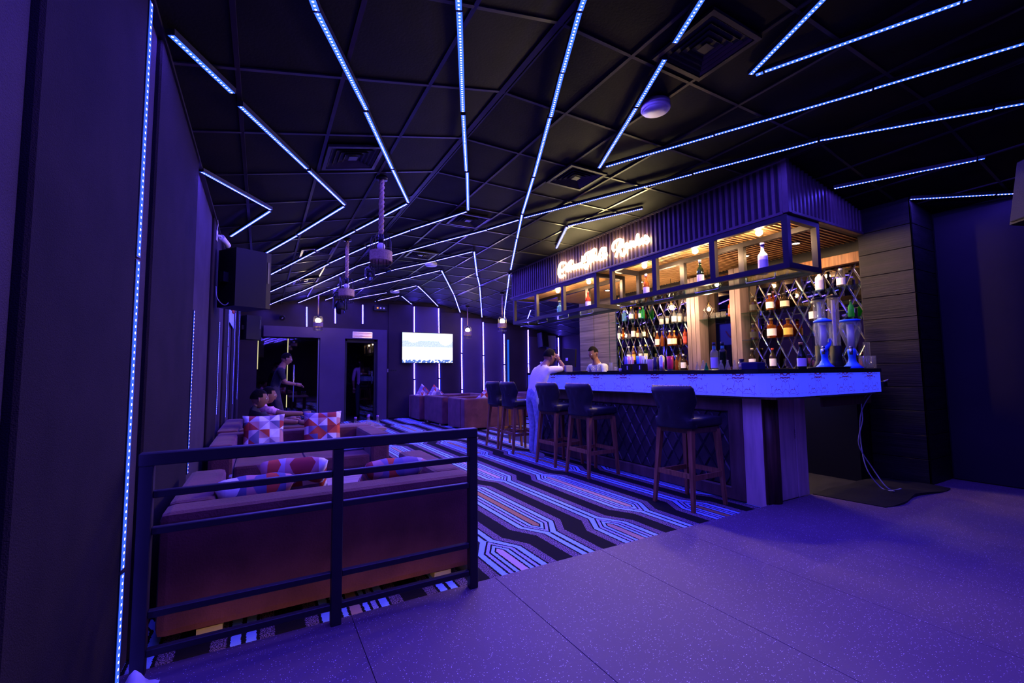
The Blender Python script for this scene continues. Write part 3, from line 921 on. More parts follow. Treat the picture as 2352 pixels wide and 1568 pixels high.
# corner pillars
m_pillar = M('pale_pillar_ply', (0.62, 0.45, 0.42), 0.5, noise=0.2, scale=4, stretch=(5, 5, 0.6))
MB().box(XF - 0.02, XF + 0.02, 2.32, 2.50, 0.0, 0.935, 0.004).build('pillar_board', m_pillar, bar)
MB().box(XF - 0.018, 3.975, 2.315, 2.34, 0.035, 0.935, 0.004).build('pillar_board', m_wood_dark, bar)
MB().tube([(3.885, 2.325, 0.035), (3.885, 2.325, 0.935)], 0.075, 14).build('half_column', m_wood_dark, bar)
MB().box(3.98, 4.245, 2.305, 2.34, 0.035, 0.935, 0.004).build('pillar_board', m_pillar, bar)
MB().box(4.25, 4.425, 2.30, 2.34, 0.035, 0.935, 0.004).build('pillar_board', m_pillar, bar)
MB().box(4.43, 5.36, 2.15, 2.17, 0.84, 0.93, 0.004).build('apron_board', m_wood_dark, bar)
lm = text_mesh('ARAN', 0.030)
o = put('stamp_lettering', lm, bar, (4.238, 2.3035, 0.60), (PI / 2, PI / 2, 0))
lm.materials.append(m_black)
fix = thing('wall_fitting', 'small shiny metal fitting on the dark column at the counter end', 'fitting', (5.40, 2.06, 1.03))
MB().box(-0.03, 0.05, -0.02, 0.06, -0.03, 0.03, 0.006).build('box', m_plastic, fix)
MB().tube([(-0.03, -0.02, 0.025), (0.0, -0.05, 0.045), (0.05, -0.03, 0.03)], 0.008, 8).build('hook', m_steel, fix)
for k, pts in enumerate(([(5.38, 2.10, 1.0), (5.22, 2.14, 0.86), (5.13, 2.16, 0.7), (5.16, 2.18, 0.45), (5.10, 2.12, 0.22), (5.12, 2.02, 0.06), (5.05, 1.9, 0.07)],
                         [(5.36, 2.12, 1.0), (5.19, 2.16, 0.86), (5.15, 2.15, 0.68), (5.09, 2.17, 0.45), (5.17, 2.1, 0.22), (5.15, 1.98, 0.06), (5.2, 1.9, 0.07)])):
    cbl = MB().tube(catmull(pts, 6), 0.0055, 6).build('cable', M('grey_cable', (0.3, 0.3, 0.34), 0.5) if k == 0 else bpy.data.materials['grey_cable'])
    tag(cbl, ['thin grey cable hanging from the counter end, the straighter one', 'thin grey cable hanging from the counter end, bowed further out'][k], 'cable')

mat_ = MB()
def mat_z(u, v):
    return 0.046 + 0.012 * math.sin(u * 7 + v * 3) ** 2 * (1 if u > 0.1 else 0) + 0.02 * max(0, 1 - abs(u - 0.5) * 6) * max(0, 1 - v * 6)
A, B, Cc, D = Vector((4.43, 2.28)), Vector((4.50, 1.76)), Vector((5.70, 1.72)), Vector((5.70, 2.28))
G = 14
grid = []
for j in range(G + 1):
    for i in range(G + 1):
        u, v = i / G, j / G
        p = (B * (1 - u) + Cc * u) * (1 - v) + (A * (1 - u) + D * u) * v
        grid.append((p.x, p.y - (0.03 * math.sin(u * 9) if j == 0 else 0), mat_z(u, v)))
quads = [(j * (G + 1) + i, j * (G + 1) + i + 1, (j + 1) * (G + 1) + i + 1, (j + 1) * (G + 1) + i) for j in range(G) for i in range(G)]
mat_.faces(grid + [(x, y, 0.0405) for x, y, z in grid], quads + [tuple((G + 1) ** 2 + q for q in f[::-1]) for f in quads])
rim = [i for i in range(G + 1)] + [(j + 1) * (G + 1) + G for j in range(G)] + [G * (G + 1) + G - 1 - i for i in range(G)] + [(G - 1 - j) * (G + 1) for j in range(G - 1)]
mat_.bm.verts.ensure_lookup_table()
for a, b in zip(rim, rim[1:] + rim[:1]):
    try: mat_.bm.faces.new((mat_.bm.verts[a], mat_.bm.verts[b], mat_.bm.verts[b + (G + 1) ** 2], mat_.bm.verts[a + (G + 1) ** 2]))
    except ValueError: pass
tag(mat_.build('floor_mat', M('black_rubber_mat', (0.012, 0.011, 0.013), 0.5)), 'crumpled black mat on the floor under the counter end', 'mat')

# ------------------------------------------------------------------ fascia over the bar: corrugated slats, frame, soffit
fas = thing('bar_fascia', 'dark corrugated slat fascia hanging over the bar with a wooden soffit', 'bar canopy', (0, 0, 0))
MB().box(4.315, 4.37, 2.30, 7.65, 2.66, 3.20).build('backing_board', m_black, fas)
MB().prism([(4.33, 2.66), (6.0, 2.66), (6.0, zc(6.0)), (4.33, zc(4.33))], 'y', 2.30, 2.36).build('backing_board', m_black, fas)
slat_me = MB().prism([(0.016, -0.024), (-0.014, -0.015), (-0.014, 0.015), (0.016, 0.024)], 'z', 2.68, 3.185).mesh('slat', m_corr)
y = 2.335
while y < 7.62:
    put('slat', slat_me, fas, (4.30, y, 0))
    y += 0.0705
x = 4.375
while x < 5.98:
    MB().prism([(-0.024, 0.016), (-0.015, -0.014), (0.015, -0.014), (0.024, 0.016)], 'z', 2.68, zc(x) - 0.015).build('slat', m_corr, fas, loc=(x, 2.285, 0))
    x += 0.0705
MB().box(4.27, 4.325, 2.26, 2.315, 2.66, 3.19, 0.004).build('corner_post', m_corr, fas)
MB().box(4.278, 4.33, 2.32, 7.66, 2.655, 2.685, 0.004).build('edge_rail', m_corr, fas)
MB().box(4.33, 5.99, 2.262, 2.31, 2.655, 2.685, 0.004).build('edge_rail', m_corr, fas)
MB().box(4.285, 4.32, 2.32, 7.66, 3.172, 3.192, 0.003).build('edge_rail', m_corr, fas)
MB().box(4.34, 6.0, 2.37, 7.6, 2.694, 2.71).build('soffit_board', m_black, fas)
sm = MB().box(4.38, 5.98, -0.009, 0.009, 2.664, 2.692).mesh('soffit_slat', m_soffit)
y = 2.40
while y < 7.58:
    put('soffit_slat', sm, fas, (0, y, 0))
    y += 0.0535
MB().box(5.86, 5.95, 2.34, 3.75, 2.40, 2.52, 0.004).build('header_beam', m_wood_mid, fas)

# metal display frames
def frame(name, label, ys, bottles_side):
    y0, y1 = ys[0], ys[-1]
    t = thing(name, label, 'display frame', (0, 0, 0), 0, 'open black display frames over the bar')
    w = 0.055
    xs = (4.315, 4.83)
    zb, zt = 2.165, 2.628
    for x in xs:
        MB().box(x - w / 2, x + w / 2, y0, y1, zb - w / 2, zb + w / 2).build('bottom_rail', m_metal, t)
        MB().box(x - w / 2, x + w / 2, y0, y1, zt - w / 2, zt + w / 2).build('top_rail', m_metal, t)
        for i, y in enumerate(ys):
            yy = min(max(y, y0 + w / 2), y1 - w / 2)
            ww = w if i in (0, len(ys) - 1) else w * 1.2
            MB().box(x - w / 2, x + w / 2, yy - ww / 2, yy + ww / 2, zb + w / 2, zt - w / 2).build('upright', m_metal, t)
    for y in (y0 + w / 2, y1 - w / 2):
        for z in (zb, zt):
            MB().box(xs[0] + w / 2, xs[1] - w / 2, y - w / 2, y + w / 2, z - w / 2, z + w / 2).build('end_rail', m_metal, t)
    MB().box(xs[0] + w / 2, xs[1] - w / 2, y0 + w, y1 - w, zb - 0.006, zb + 0.002).build('glass_shelf', m_shelfglass, t)
    # hanging glass-rack loops
    yy = y0 + 0.18
    while yy < y1 - 0.3:
        MB().tube([(4.36, yy, zb - 0.03), (4.36, yy, zb - 0.085), (4.36, yy + 0.30, zb - 0.085), (4.36, yy + 0.30, zb - 0.03)], 0.006, 6).build('rack_loop', m_steel, t)
        yy += 0.62
    return t
frame('display_frame', 'nearer black display frame over the counter, holding the frosted bottle', [2.29, 3.10, 3.93, 4.75], 0)
frame('display_frame', 'farther black display frame over the counter, below the left half of the sign', [5.04, 5.90, 6.72, 7.55], 0)

# lit sign
m_signback = M('sign_acrylic', (0.5, 0.45, 0.35), 0.3)
for k, (word, lab) in enumerate(zip(SIGN_WORDS, ('left word of the glowing handwritten sign on the slatted fascia', 'right word of the glowing handwritten sign on the slatted fascia'))):
    ys = [p[0] for s in word for p in s]
    zs = [p[1] for s in word for p in s]
    c = Vector((4.262, (min(ys) + max(ys)) / 2, (min(zs) + max(zs)) / 2))
    t = thing('neon_sign', lab, 'sign', c, 0, 'glowing handwritten sign')
    for s in word:
        pts = catmull([(0.0, a - c.y, b - c.z) for a, b in s], 5)
        MB().tube(pts, 0.016, 8).build('letter', m_sign, t)
    MB().box(0.014, 0.02, min(ys) - c.y, max(ys) - c.y, -0.01, 0.01).build('mounting_bar', m_signback, t)

# spot bulbs in the frames
for y, lab in ((2.66, 'bare bulb above the frosted bottle in the near frame'), (3.44, 'bare bulb above the dark green bottle in the near frame'), (4.24, 'bare bulb above the amber bottle in the near frame'),
               (5.41, 'bare bulb above the small red-capped bottle in the far frame'), (6.25, 'bare bulb above the blue bottle in the far frame')):
    t = thing('spot_bulb', lab, 'lamp', (4.45, y, 2.655), 0, 'bulbs in the display frames')
    MB().lathe([(0.0, 0.0), (0.028, 0.0), (0.03, -0.02), (0.025, -0.03)], 12).build('lamp_holder', m_brass, t)
    MB().ball((0, 0, -0.055), 0.034, 12).build('bulb', m_warm, t)

# ------------------------------------------------------------------ back bar
bb = thing('back_bar', 'back bar with diamond-cut mirrors and pale wooden posts', 'back bar', (0, 0, 0))
MB().box(5.50, 5.96, 2.34, 6.50, 0.0, 1.165).build('base_cabinet', m_plastic, bb)
MB().box(5.47, 5.97, 2.34, 6.50, 1.168, 1.20, 0.004).build('base_top', m_slab, bb)
MB().box(5.965, 5.995, 2.34, 6.46, 1.2, 2.62).build('mirror_back', m_black, bb)
diamonds(bb, 5.962, 2.34, 3.74, 1.203, 2.40, 0.160, 0.335, 'mirror_diamond', [m_mirror, m_bevel], 0.006, 0.001, -1, 0.86)
diamonds(bb, 5.962, 4.68, 6.44, 1.203, 2.50, 0.160, 0.335, 'mirror_diamond', [m_mirror, m_bevel], 0.006, 0.001, -1, 0.86)
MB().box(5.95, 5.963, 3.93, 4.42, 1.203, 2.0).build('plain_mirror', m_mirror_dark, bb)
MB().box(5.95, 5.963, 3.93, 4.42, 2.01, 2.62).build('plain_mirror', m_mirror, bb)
for a, b in ((4.43, 4.50), (4.505, 4.58), (4.585, 4.655), (3.76, 3.835), (3.84, 3.92)):
    MB().box(5.76, 5.962, a, b, 1.2, 2.62, 0.004).build('post_board', m_wood_pale, bb)
def shelf(y0, y1, z):
    MB().box(5.745, 5.945, y0, y1, z - 0.010, z).build('glass_shelf', m_shelfglass, bb)
for a, b, zs in ((5.60, 6.42, (1.36, 1.78, 2.12)), (4.67, 5.55, (1.60, 1.96)), (3.93, 4.42, (1.955,)), (2.96, 3.75, (1.60, 1.97)), (2.34, 2.93, (1.37, 1.77, 2.13))):
    for z in zs: shelf(a, b, z)
for y in (2.945, 5.57, 6.43):
    for x in (5.755, 5.93):
        MB().box(x - 0.006, x + 0.006, y - 0.006, y + 0.006, 1.2, 2.39).build('shelf_upright', m_shelfglass, bb)
# ------------------------------------------------------------------ railing at the floor edge
rail = thing('railing', 'black square-tube metal railing in front of the brown sofa', 'railing', (0, 2.25, 0.04))
rl = lambda x0, x1, z, w=0.04, name='rail': MB().box(x0, x1, -w / 2, w / 2, z - w / 2, z + w / 2, 0.003).build(name, m_rail, rail)
MB().box(-0.405, 1.035, -0.025, 0.025, 0.788, 0.838, 0.004).build('top_rail', m_rail, rail)
for x in (-0.380, 0.325, 1.012):
    MB().box(x - 0.023, x + 0.023, -0.0225, 0.0225, 0.0, 0.788, 0.003).build('post', m_rail, rail)
for z in (0.675, 0.535, 0.222, 0.080):
    rl(-0.357, 0.302, z, 0.028); rl(0.348, 0.989, z, 0.028)
led = thing('amber_strip_light', 'hidden amber strip light under the floor edge behind the railing', 'led light', (0.34, 2.305, 0.012))
MB().box(-0.70, 0.70, -0.006, 0.012, -0.010, 0.004).build('housing', m_alu, led)
MB().faces([(-0.69, 0.0125, -0.008), (0.69, 0.0125, -0.008), (0.69, 0.0125, 0.004), (-0.69, 0.0125, 0.004)], [(0, 1, 2, 3)]).build('led_tape', m_understrip, led)

# ------------------------------------------------------------------ bar stools
def back_shell():
    """winged, tufted backrest: a curved sheet with thickness; the seat front is +y"""
    nu, nv = 25, 17
    btn = [(-0.11, 0.86), (0.0, 0.86), (0.11, 0.86), (-0.055, 0.955), (0.055, 0.955), (-0.15, 0.955), (0.15, 0.955), (0.0, 0.79)]
    def pt(u, v, side):
        z = 0.685 + v * 0.365
        half = 0.212 + 0.016 * v - 0.045 * math.exp(-((v - 0.36) / 0.20) ** 2)
        if v > 0.92: half -= (v - 0.92) ** 2 * 3.0
        a = u * 1.0
        x = half * a
        wing = 0.16 * abs(a) ** 3 * (1.0 - 0.35 * v) * (0.45 + 0.75 * max(0, 0.5 - abs(v - 0.62)))
        y = -0.215 - 0.045 * v + wing
        n = 0.032 if side else -0.032
        edge = max(0.0, 1 - (1 - abs(a)) * 7) + max(0.0, 1 - (1 - v) * 8)
        n *= (1 - 0.75 * min(1, edge))
        d = 0.0
        for bx, bz in btn:
            d += math.exp(-(((x - bx) / 0.020) ** 2 + ((z - bz) / 0.020) ** 2))
        n -= (0.014 * d if side else -0.014 * d)
        return (x, y + n, z)
    vs, fs = [], []
    for side in (0, 1):
        for j in range(nv):
            for i in range(nu):
                vs.append(pt(-1 + 2 * i / (nu - 1), j / (nv - 1), side))
    N = nu * nv
    for j in range(nv - 1):
        for i in range(nu - 1):
            a = j * nu + i
            fs.append((a, a + 1, a + nu + 1, a + nu))
            fs.append((N + a + nu, N + a + nu + 1, N + a + 1, N + a))
    rim = [i for i in range(nu)] + [j * nu + nu - 1 for j in range(1, nv)] + [(nv - 1) * nu + i for i in range(nu - 2, -1, -1)] + [j * nu for j in range(nv - 2, 0, -1)]
    for a, b in zip(rim, rim[1:] + rim[:1]):
        fs.append((a, b, N + b, N + a))
    mb = MB().faces(vs, fs)
    for f in mb.bm.faces: f.smooth = True
    return mb, btn, pt

def make_stool(label):
    t = thing('bar_stool', label, 'bar stool', (0, 0, 0), 0, 'leather bar stools along the counter')
    mb, btn, pt = back_shell()
    bk = mb.build('backrest', m_leather, t)
    bm_ = MB()
    for bx, bz in btn[:7]:
        v = (bz - 0.685) / 0.365
        half = 0.2
        p = pt(max(-1, min(1, bx / 0.215)), v, 0)
        bm_.ball((bx, p[1] + 0.003, bz), 0.008, 8)
    o = bm_.build('tufting_buttons', m_leather, bk); o['kind'] = 'stuff'
    nm = MB()
    for i in range(21):
        u = -0.95 + 1.9 * i / 20
        p = pt(u, 0.985, 1)
        q = pt(u, 0.985, 0)
        nm.ball(((p[0]), (p[1] + q[1]) / 2, p[2] + 0.006), 0.0065, 6)
    o = nm.build('nailheads', m_brass, bk); o['kind'] = 'stuff'
    s = MB().box(-0.205, 0.205, -0.20, 0.225, 0.690, 0.775, 0.028)
    for f in s.bm.faces: f.smooth = True
    s.build('seat', m_leather, t)
    MB().box(-0.185, 0.185, -0.185, 0.20, 0.640, 0.690, 0.004).build('seat_frame', m_wood_dark, t)
    top = {(-1, -1): (-0.165, -0.165), (1, -1): (0.165, -0.165), (-1, 1): (-0.165, 0.18), (1, 1): (0.165, 0.18)}
    bot = {(-1, -1): (-0.205, -0.225), (1, -1): (0.205, -0.225), (-1, 1): (-0.20, 0.215), (1, 1): (0.20, 0.215)}
    for k in top:
        MB().taper((bot[k][0], bot[k][1], 0.0), (top[k][0], top[k][1], 0.665), 0.028, 0.046).build('leg', m_wood_mid, t)
    f = 0.27 / 0.665
    at = {k: (bot[k][0] + (top[k][0] - bot[k][0]) * f, bot[k][1] + (top[k][1] - bot[k][1]) * f) for k in top}
    for a, b, z in (((-1, -1), (1, -1), 0.285), ((-1, 1), (1, 1), 0.285), ((-1, -1), (-1, 1), 0.27), ((1, -1), (1, 1), 0.27)):
        MB().obox((at[a][0], at[a][1], z), (at[b][0], at[b][1], z), 0.020, 0.042).build('stretcher', m_wood_mid, t)
    return t
stools = [(3.39, 2.78, -PI / 2 + 0.02, 'black leather bar stool nearest the floor edge, standing alone'),
          (3.42, 4.17, -PI / 2, 'black leather bar stool in front of the crossed pair, second from the bar corner'),
          (3.44, 4.86, -PI / 2 + 0.03, 'black leather bar stool just before the white-shirted customer'),
          (3.47, 5.95, -PI / 2 - 0.02, 'black leather bar stool just beyond the white-shirted customer'),
          (3.50, 6.50, -PI / 2, 'black leather bar stool farthest along, by the far brown sofas')]
st0 = make_stool(stools[0][3])
st0.location = (stools[0][0], stools[0][1], 0.0); st0.rotation_euler = (0, 0, stools[0][2])
for x, y, r, lab in stools[1:]:
    dup(st0, (x, y, 0.0), r, lab)

# ------------------------------------------------------------------ sofas
m_footcard = M('pale_foot_pad', (0.45, 0.38, 0.22), 0.5)
def sofa(label, loc, rz, w, d, h=0.57, arm=0.19, seats=2, back=True, z0=0.04):
    """faces +y; origin at the middle of the back edge on the floor"""
    t = thing('sofa', label, 'sofa', loc, rz, 'low brown velvet sofas')
    def soft(name, *b, bev=0.03):
        m_ = MB().box(*b, bev)
        for f in m_.bm.faces: f.smooth = False
        return m_.build(name, m_velvet, t)
    soft('backrest', -w / 2, w / 2, 0, 0.21, z0, h, bev=0.035)
    soft('arm', -w / 2, -w / 2 + arm, 0.212, d, z0, h, bev=0.03)
    soft('arm', w / 2 - arm, w / 2, 0.212, d, z0, h, bev=0.03)
    soft('base', -w / 2 + arm + 0.002, w / 2 - arm - 0.002, 0.212, d - 0.03, z0, 0.24, bev=0.012)
    sw = (w - 2 * arm - 0.004) / seats
    for k in range(seats):
        soft('seat_cushion', -w / 2 + arm + 0.004 + k * sw, -w / 2 + arm + (k + 1) * sw - 0.002, 0.215, d - 0.01, 0.242, 0.37, bev=0.025)
    for sx in (-1, 1):
        for yy in (0.06, d - 0.06):
            MB().box(sx * (w / 2 - 0.20) - 0.05, sx * (w / 2 - 0.20) + 0.05, yy - 0.04, yy + 0.04, 0.0, z0 - 0.0005).build('foot', m_footcard, t)
    return t
sofa('brown velvet sofa with its back to the railing', (0.385, 2.50, 0), 0, 1.52, 1.05)
sofa('brown velvet sofa facing the railing, two big patterned pillows on it', (0.40, 5.80, 0), PI, 1.58, 1.06)
sofa('brown velvet sofa along the fabric wall with two seated men', (-0.42, 6.80, 0), -PI / 2, 1.62, 0.96, seats=2)
sofa('far brown velvet sofa with its back to the stools, largest of the far ones', (4.40, 8.55, 0), 0, 1.45, 0.95, h=0.66)
sofa('far brown velvet sofa below the television', (4.45, 11.95, 0), PI, 1.9, 0.95, h=0.64)
sofa('farthest brown velvet sofa beside the pale table behind the stools', (7.0, 11.2, 0), PI, 1.6, 0.95, h=0.66)
sofa('brown velvet sofa seen end-on behind the near far sofa', (3.62, 10.35, 0), -PI / 2, 1.3, 0.95, h=0.66)

# patterned pillows
def pillow_material():
    m = M('triangle_print', (0.5, 0.4, 0.45), 0.85, spec=0.1)
    N = Nodes(m)
    nt = m.node_tree
    tc = N.new('ShaderNodeTexCoord')
    sx = N.new('ShaderNodeSeparateXYZ')
    nt.links.new(tc.outputs['Object'], sx.inputs[0])
    oi = N.new('ShaderNodeObjectInfo')
    u = N.m('DIVIDE', N.m('ADD', sx.outputs[0], 10.03), 0.096)
    v = N.m('DIVIDE', N.m('ADD', sx.outputs[2], 10.0), 0.088)
    fu, fv = N.m('FLOOR', u), N.m('FLOOR', v)
    lu, lv = N.m('FRACT', u), N.m('FRACT', v)
    odd = N.m('FLOORED_MODULO', N.m('ADD', fu, fv), 2.0)
    d1 = N.m('GREATER_THAN', N.m('ADD', lu, lv), 1.0)
    d2 = N.m('GREATER_THAN', lu, lv)
    half = N.m('ADD', N.m('MULTIPLY', odd, d1), N.m('MULTIPLY', N.m('SUBTRACT', 1.0, odd), d2))
    idx = N.m('ADD', N.m('ADD', N.m('MULTIPLY', fu, 7.13), N.m('MULTIPLY', fv, 3.71)), N.m('ADD', N.m('MULTIPLY', half, 5.37), N.m('MULTIPLY', oi.outputs['Random'], 9.0)))
    wn = N.new('ShaderNodeTexWhiteNoise')
    wn.noise_dimensions = '1D'
    nt.links.new(idx, wn.inputs['W'])
    r = N.new('ShaderNodeValToRGB')
    r.color_ramp.interpolation = 'CONSTANT'
    cols = [(0.62, 0.10, 0.05), (0.75, 0.70, 0.76), (0.24, 0.17, 0.30), (0.55, 0.26, 0.28), (0.85, 0.83, 0.86), (0.36, 0.05, 0.05), (0.16, 0.15, 0.28), (0.50, 0.40, 0.50)]
    e = r.color_ramp.elements
    e[0].color = rgba(cols[0]); e[1].position = 1 / 8; e[1].color = rgba(cols[1])
    for k in range(2, 8):
        q = e.new(k / 8); q.color = rgba(cols[k])
    nt.links.new(wn.outputs['Value'], r.inputs[0])
    nt.links.new(r.outputs[0], nt.nodes['Principled BSDF'].inputs['Base Color'])
    return m
m_pillow = pillow_material()
def pillow_mesh(s=0.40, t=0.075):
    n = 17
    vs, fs = [], []
    for side in (1, -1):
        for j in range(n):
            for i in range(n):
                u, v = -1 + 2 * i / (n - 1), -1 + 2 * j / (n - 1)
                k = 1 - 0.07 * (1 - u * u) * abs(v) ** 2
                l = 1 - 0.07 * (1 - v * v) * abs(u) ** 2
                th = t * (max(0, (1 - u ** 4) * (1 - v ** 4))) ** 0.45
                vs.append((u * s / 2 * l, side * th * (1 + 0.05 * math.sin(9 * u + 5 * v)), v * s / 2 * k + 0.0))
    N = n * n
    for j in range(n - 1):
        for i in range(n - 1):
            a = j * n + i
            fs.append((a, a + n, a + n + 1, a + 1)); fs.append((N + a, N + a + 1, N + a + n + 1, N + a + n))
    mb = MB().faces(vs, fs)
    bmesh.ops.remove_doubles(mb.bm, verts=mb.bm.verts[:], dist=1e-4)
    for f in mb.bm.faces: f.smooth = True
    return mb.mesh('pillow', m_pillow)
pm = pillow_mesh()
def pillow(label, loc, rot, sc=1.0):
    o = put('throw_pillow', pm, None, loc, rot)
    o.scale = (sc, sc, sc)
    tag(o, label, 'pillow', 'triangle-patterned throw pillows')
    return o
pillow('triangle-patterned pillow on the facing sofa, beside its left arm', (0.04, 5.50, 0.565), (-0.25, 0, 0.04))
pillow('triangle-patterned pillow on the facing sofa, half behind the middle railing post', (0.62, 5.50, 0.570), (-0.25, 0.0, -0.10), 1.0)
pillow('large pillow leaning inside the near sofa, blue triangle showing over its back', (-0.02, 2.945, 0.505), (1.0, 0.0, 0.08), 0.98)
pillow('dark red and blue pillow edge just behind the blue triangle pillow', (0.20, 3.10, 0.545), (0.9, 0.0, -0.15), 0.95)
pillow('pillow lying back inside the near sofa, only its blue and red top edge showing', (0.74, 2.945, 0.520), (1.0, 0.0, 0.02), 0.98)
pillow('striped-looking pillow at the left end of the far sofa below the television', (3.80, 11.60, 0.66), (-0.2, 0.7, 0.3))
pillow('second pillow on the far sofa below the television', (4.12, 11.55, 0.64), (-0.2, 0.7, 0.2))
pillow('pillow on the near far sofa, its corner peeping over the back', (4.35, 8.90, 0.62), (0.3, 0.75, 0.1))
pillow('pillow on the farthest sofa, showing right of the stool backs', (6.85, 10.8, 0.62), (-0.2, 0.7, 0))

# tables
def table(label, loc, w, d, h, mat=None):
    t = thing('coffee_table', label, 'table', loc)
    MB().box(-w / 2, w / 2, -d / 2, d / 2, h - 0.04, h, 0.004).build('table_top', mat or m_table, t)
    for sx in (-1, 1):
        MB().box(sx * (w / 2 - 0.10) - 0.03, sx * (w / 2 - 0.10) + 0.03, -d / 2 + 0.08, d / 2 - 0.08, 0.0, h - 0.04, 0.003).build('panel_leg', m_wood_dark, t)
    return t
table('wooden table between the two near sofas', (0.36, 3.83, 0), 1.18, 0.50, 0.33)
table('wooden table with small glass bottles behind the facing sofa', (1.18, 6.55, 0), 0.62, 0.90, 0.47)
table('pale wooden table behind the farthest stools', (5.3, 9.9, 0), 0.75, 0.6, 0.50)

# things on the near table and sofas
nb = thing('menu_folder', 'dark folder lying on the facing sofa seat beside its right arm', 'folder', (0.86, 5.15, 0.372), 0.12)
MB().box(-0.13, 0.13, -0.09, 0.09, 0.0, 0.010, 0.003).build('cover', M('dark_blue_card', (0.04, 0.04, 0.07), 0.5), nb)
MB().box(-0.125, 0.125, -0.085, 0.085, 0.0105, 0.013).build('sheet', M('grey_card', (0.10, 0.10, 0.14), 0.5), nb)
hd = thing('table_stand', 'clear acrylic stand with shiny metal clip at the table edge', 'stand', (-0.16, 3.96, 0.33))
MB().box(-0.03, -0.01, -0.05, 0.05, 0.0, 0.11, 0.002).build('metal_clip', m_steel, hd)
MB().box(-0.01, 0.13, -0.05, 0.05, 0.0, 0.006).build('clear_foot', m_glass, hd)
MB().box(0.12, 0.13, -0.05, 0.05, 0.006, 0.07).build('clear_plate', m_glass, hd)
cup_me = MB().lathe([(0.0, 0.0), (0.042, 0.0), (0.045, 0.01), (0.040, 0.03), (0.016, 0.085), (0.014, 0.115), (0.017, 0.12)], 14).mesh('flask_glass', m_glass)
cap_me = MB().lathe([(0.0, 0.118), (0.018, 0.118), (0.018, 0.145), (0.0, 0.147)], 12).mesh('flask_cap', M('purple_cap', (0.25, 0.12, 0.4), 0.4))
for k, (x, y, lab) in enumerate(((1.12, 6.30, 'small clear conical bottle standing apart on the table behind the facing sofa'), (1.31, 6.42, 'small clear conical bottle, front one of the trio on the table'),
                                 (1.36, 6.62, 'small clear conical bottle, rear one of the trio on the table'), (1.43, 6.38, 'small clear conical bottle at the right end of the table trio'))):
    t = thing('conical_bottle', lab, 'bottle', (x, y, 0.47), 0, 'conical bottles on the low table')
    put('glass_body', cup_me, t); put('cap', cap_me, t)
cloth = MB()
pts = []
for j in range(9):
    for i in range(9):
        u, v = i / 8 - 0.5, j / 8 - 0.5
        r = math.hypot(u, v)
        z = 0.11 * math.exp(-r * r * 9) + 0.018 * math.sin(14 * math.atan2(v, u + 1e-6)) * r
        pts.append((u * 0.12, v * 0.2, max(0.0, z)))
cloth.faces(pts, [(j * 9 + i, j * 9 + i + 1, (j + 1) * 9 + i + 1, (j + 1) * 9 + i) for j in range(8) for i in range(8)])
for f in cloth.bm.faces: f.smooth = True
tag(cloth.build('cloth', M('white_cloth', (0.7, 0.68, 0.7), 0.9), None, (-0.415 + 0.055, 2.08, 0.041)), 'crumpled white cloth on the floor by the foot of the wall strip', 'cloth')
# ------------------------------------------------------------------ square ceiling vents
def ring(mb, a, b, z0, z1):
    mb.box(-a, a, b, a, z0, z1); mb.box(-a, a, -a, -b, z0, z1); mb.box(-a, -b, -b, b, z0, z1); mb.box(b, a, -b, b, z0, z1)
    return mb
def louvre(a, drop):
    b = a - 0.020
    vs = [(i * a, j * a, drop) for i, j in ((-1, -1), (1, -1), (1, 1), (-1, 1))] + [(i * b, j * b, drop + 0.022) for i, j in ((-1, -1), (1, -1), (1, 1), (-1, 1))]
    vs += [(x * 0.985, y * 0.985, z + 0.004) for x, y, z in vs]
    fs = []
    for k in range(4):
        l = (k + 1) % 4
        fs += [(k, l, 4 + l, 4 + k), (8 + l, 8 + k, 12 + k, 12 + l), (k, 8 + k, 8 + l, l), (4 + l, 12 + l, 12 + k, 4 + k)]
    return MB().faces(vs, fs)
vent_parts = [('frame', ring(MB(), 0.225, 0.195, -0.020, 0.0).mesh('frame', m_grid))] + [('louvre', louvre(a, -0.016).mesh('louvre', m_grid)) for a in (0.188, 0.150, 0.112, 0.074)] + [('centre_plate', MB().box(-0.036, 0.036, -0.036, 0.036, -0.016, -0.012).mesh('centre_plate', m_grid)), ('duct_plate', MB().box(-0.21, 0.21, -0.21, 0.21, -0.001, 0.0).mesh('duct_plate', m_black))]
vent_labels = ['largest square ceiling vent, next to the broken dotted light bar', 'square ceiling vent at the point where two dotted bars meet', 'square ceiling vent behind the end of the almost upright light bar',
               'square ceiling vent right of the nearer rope pendant cage', 'farthest square ceiling vent, near the emergency lamp', 'square ceiling vent left of the nearer rope, with one lit blue blade',
               'square ceiling vent glinting left of the farther rope', 'glinting square ceiling vent above the small wall speaker']
for (x, y), lab in zip(vents, vent_labels):
    t = thing('ceiling_vent', lab, 'vent', (x, y, zc(x) - 0.011), 0, 'square vents in the black ceiling')
    t.rotation_euler = (0, -math.atan(SL) if x < X1 else 0, 0)
    for nme, me in vent_parts: put(nme, me, t)

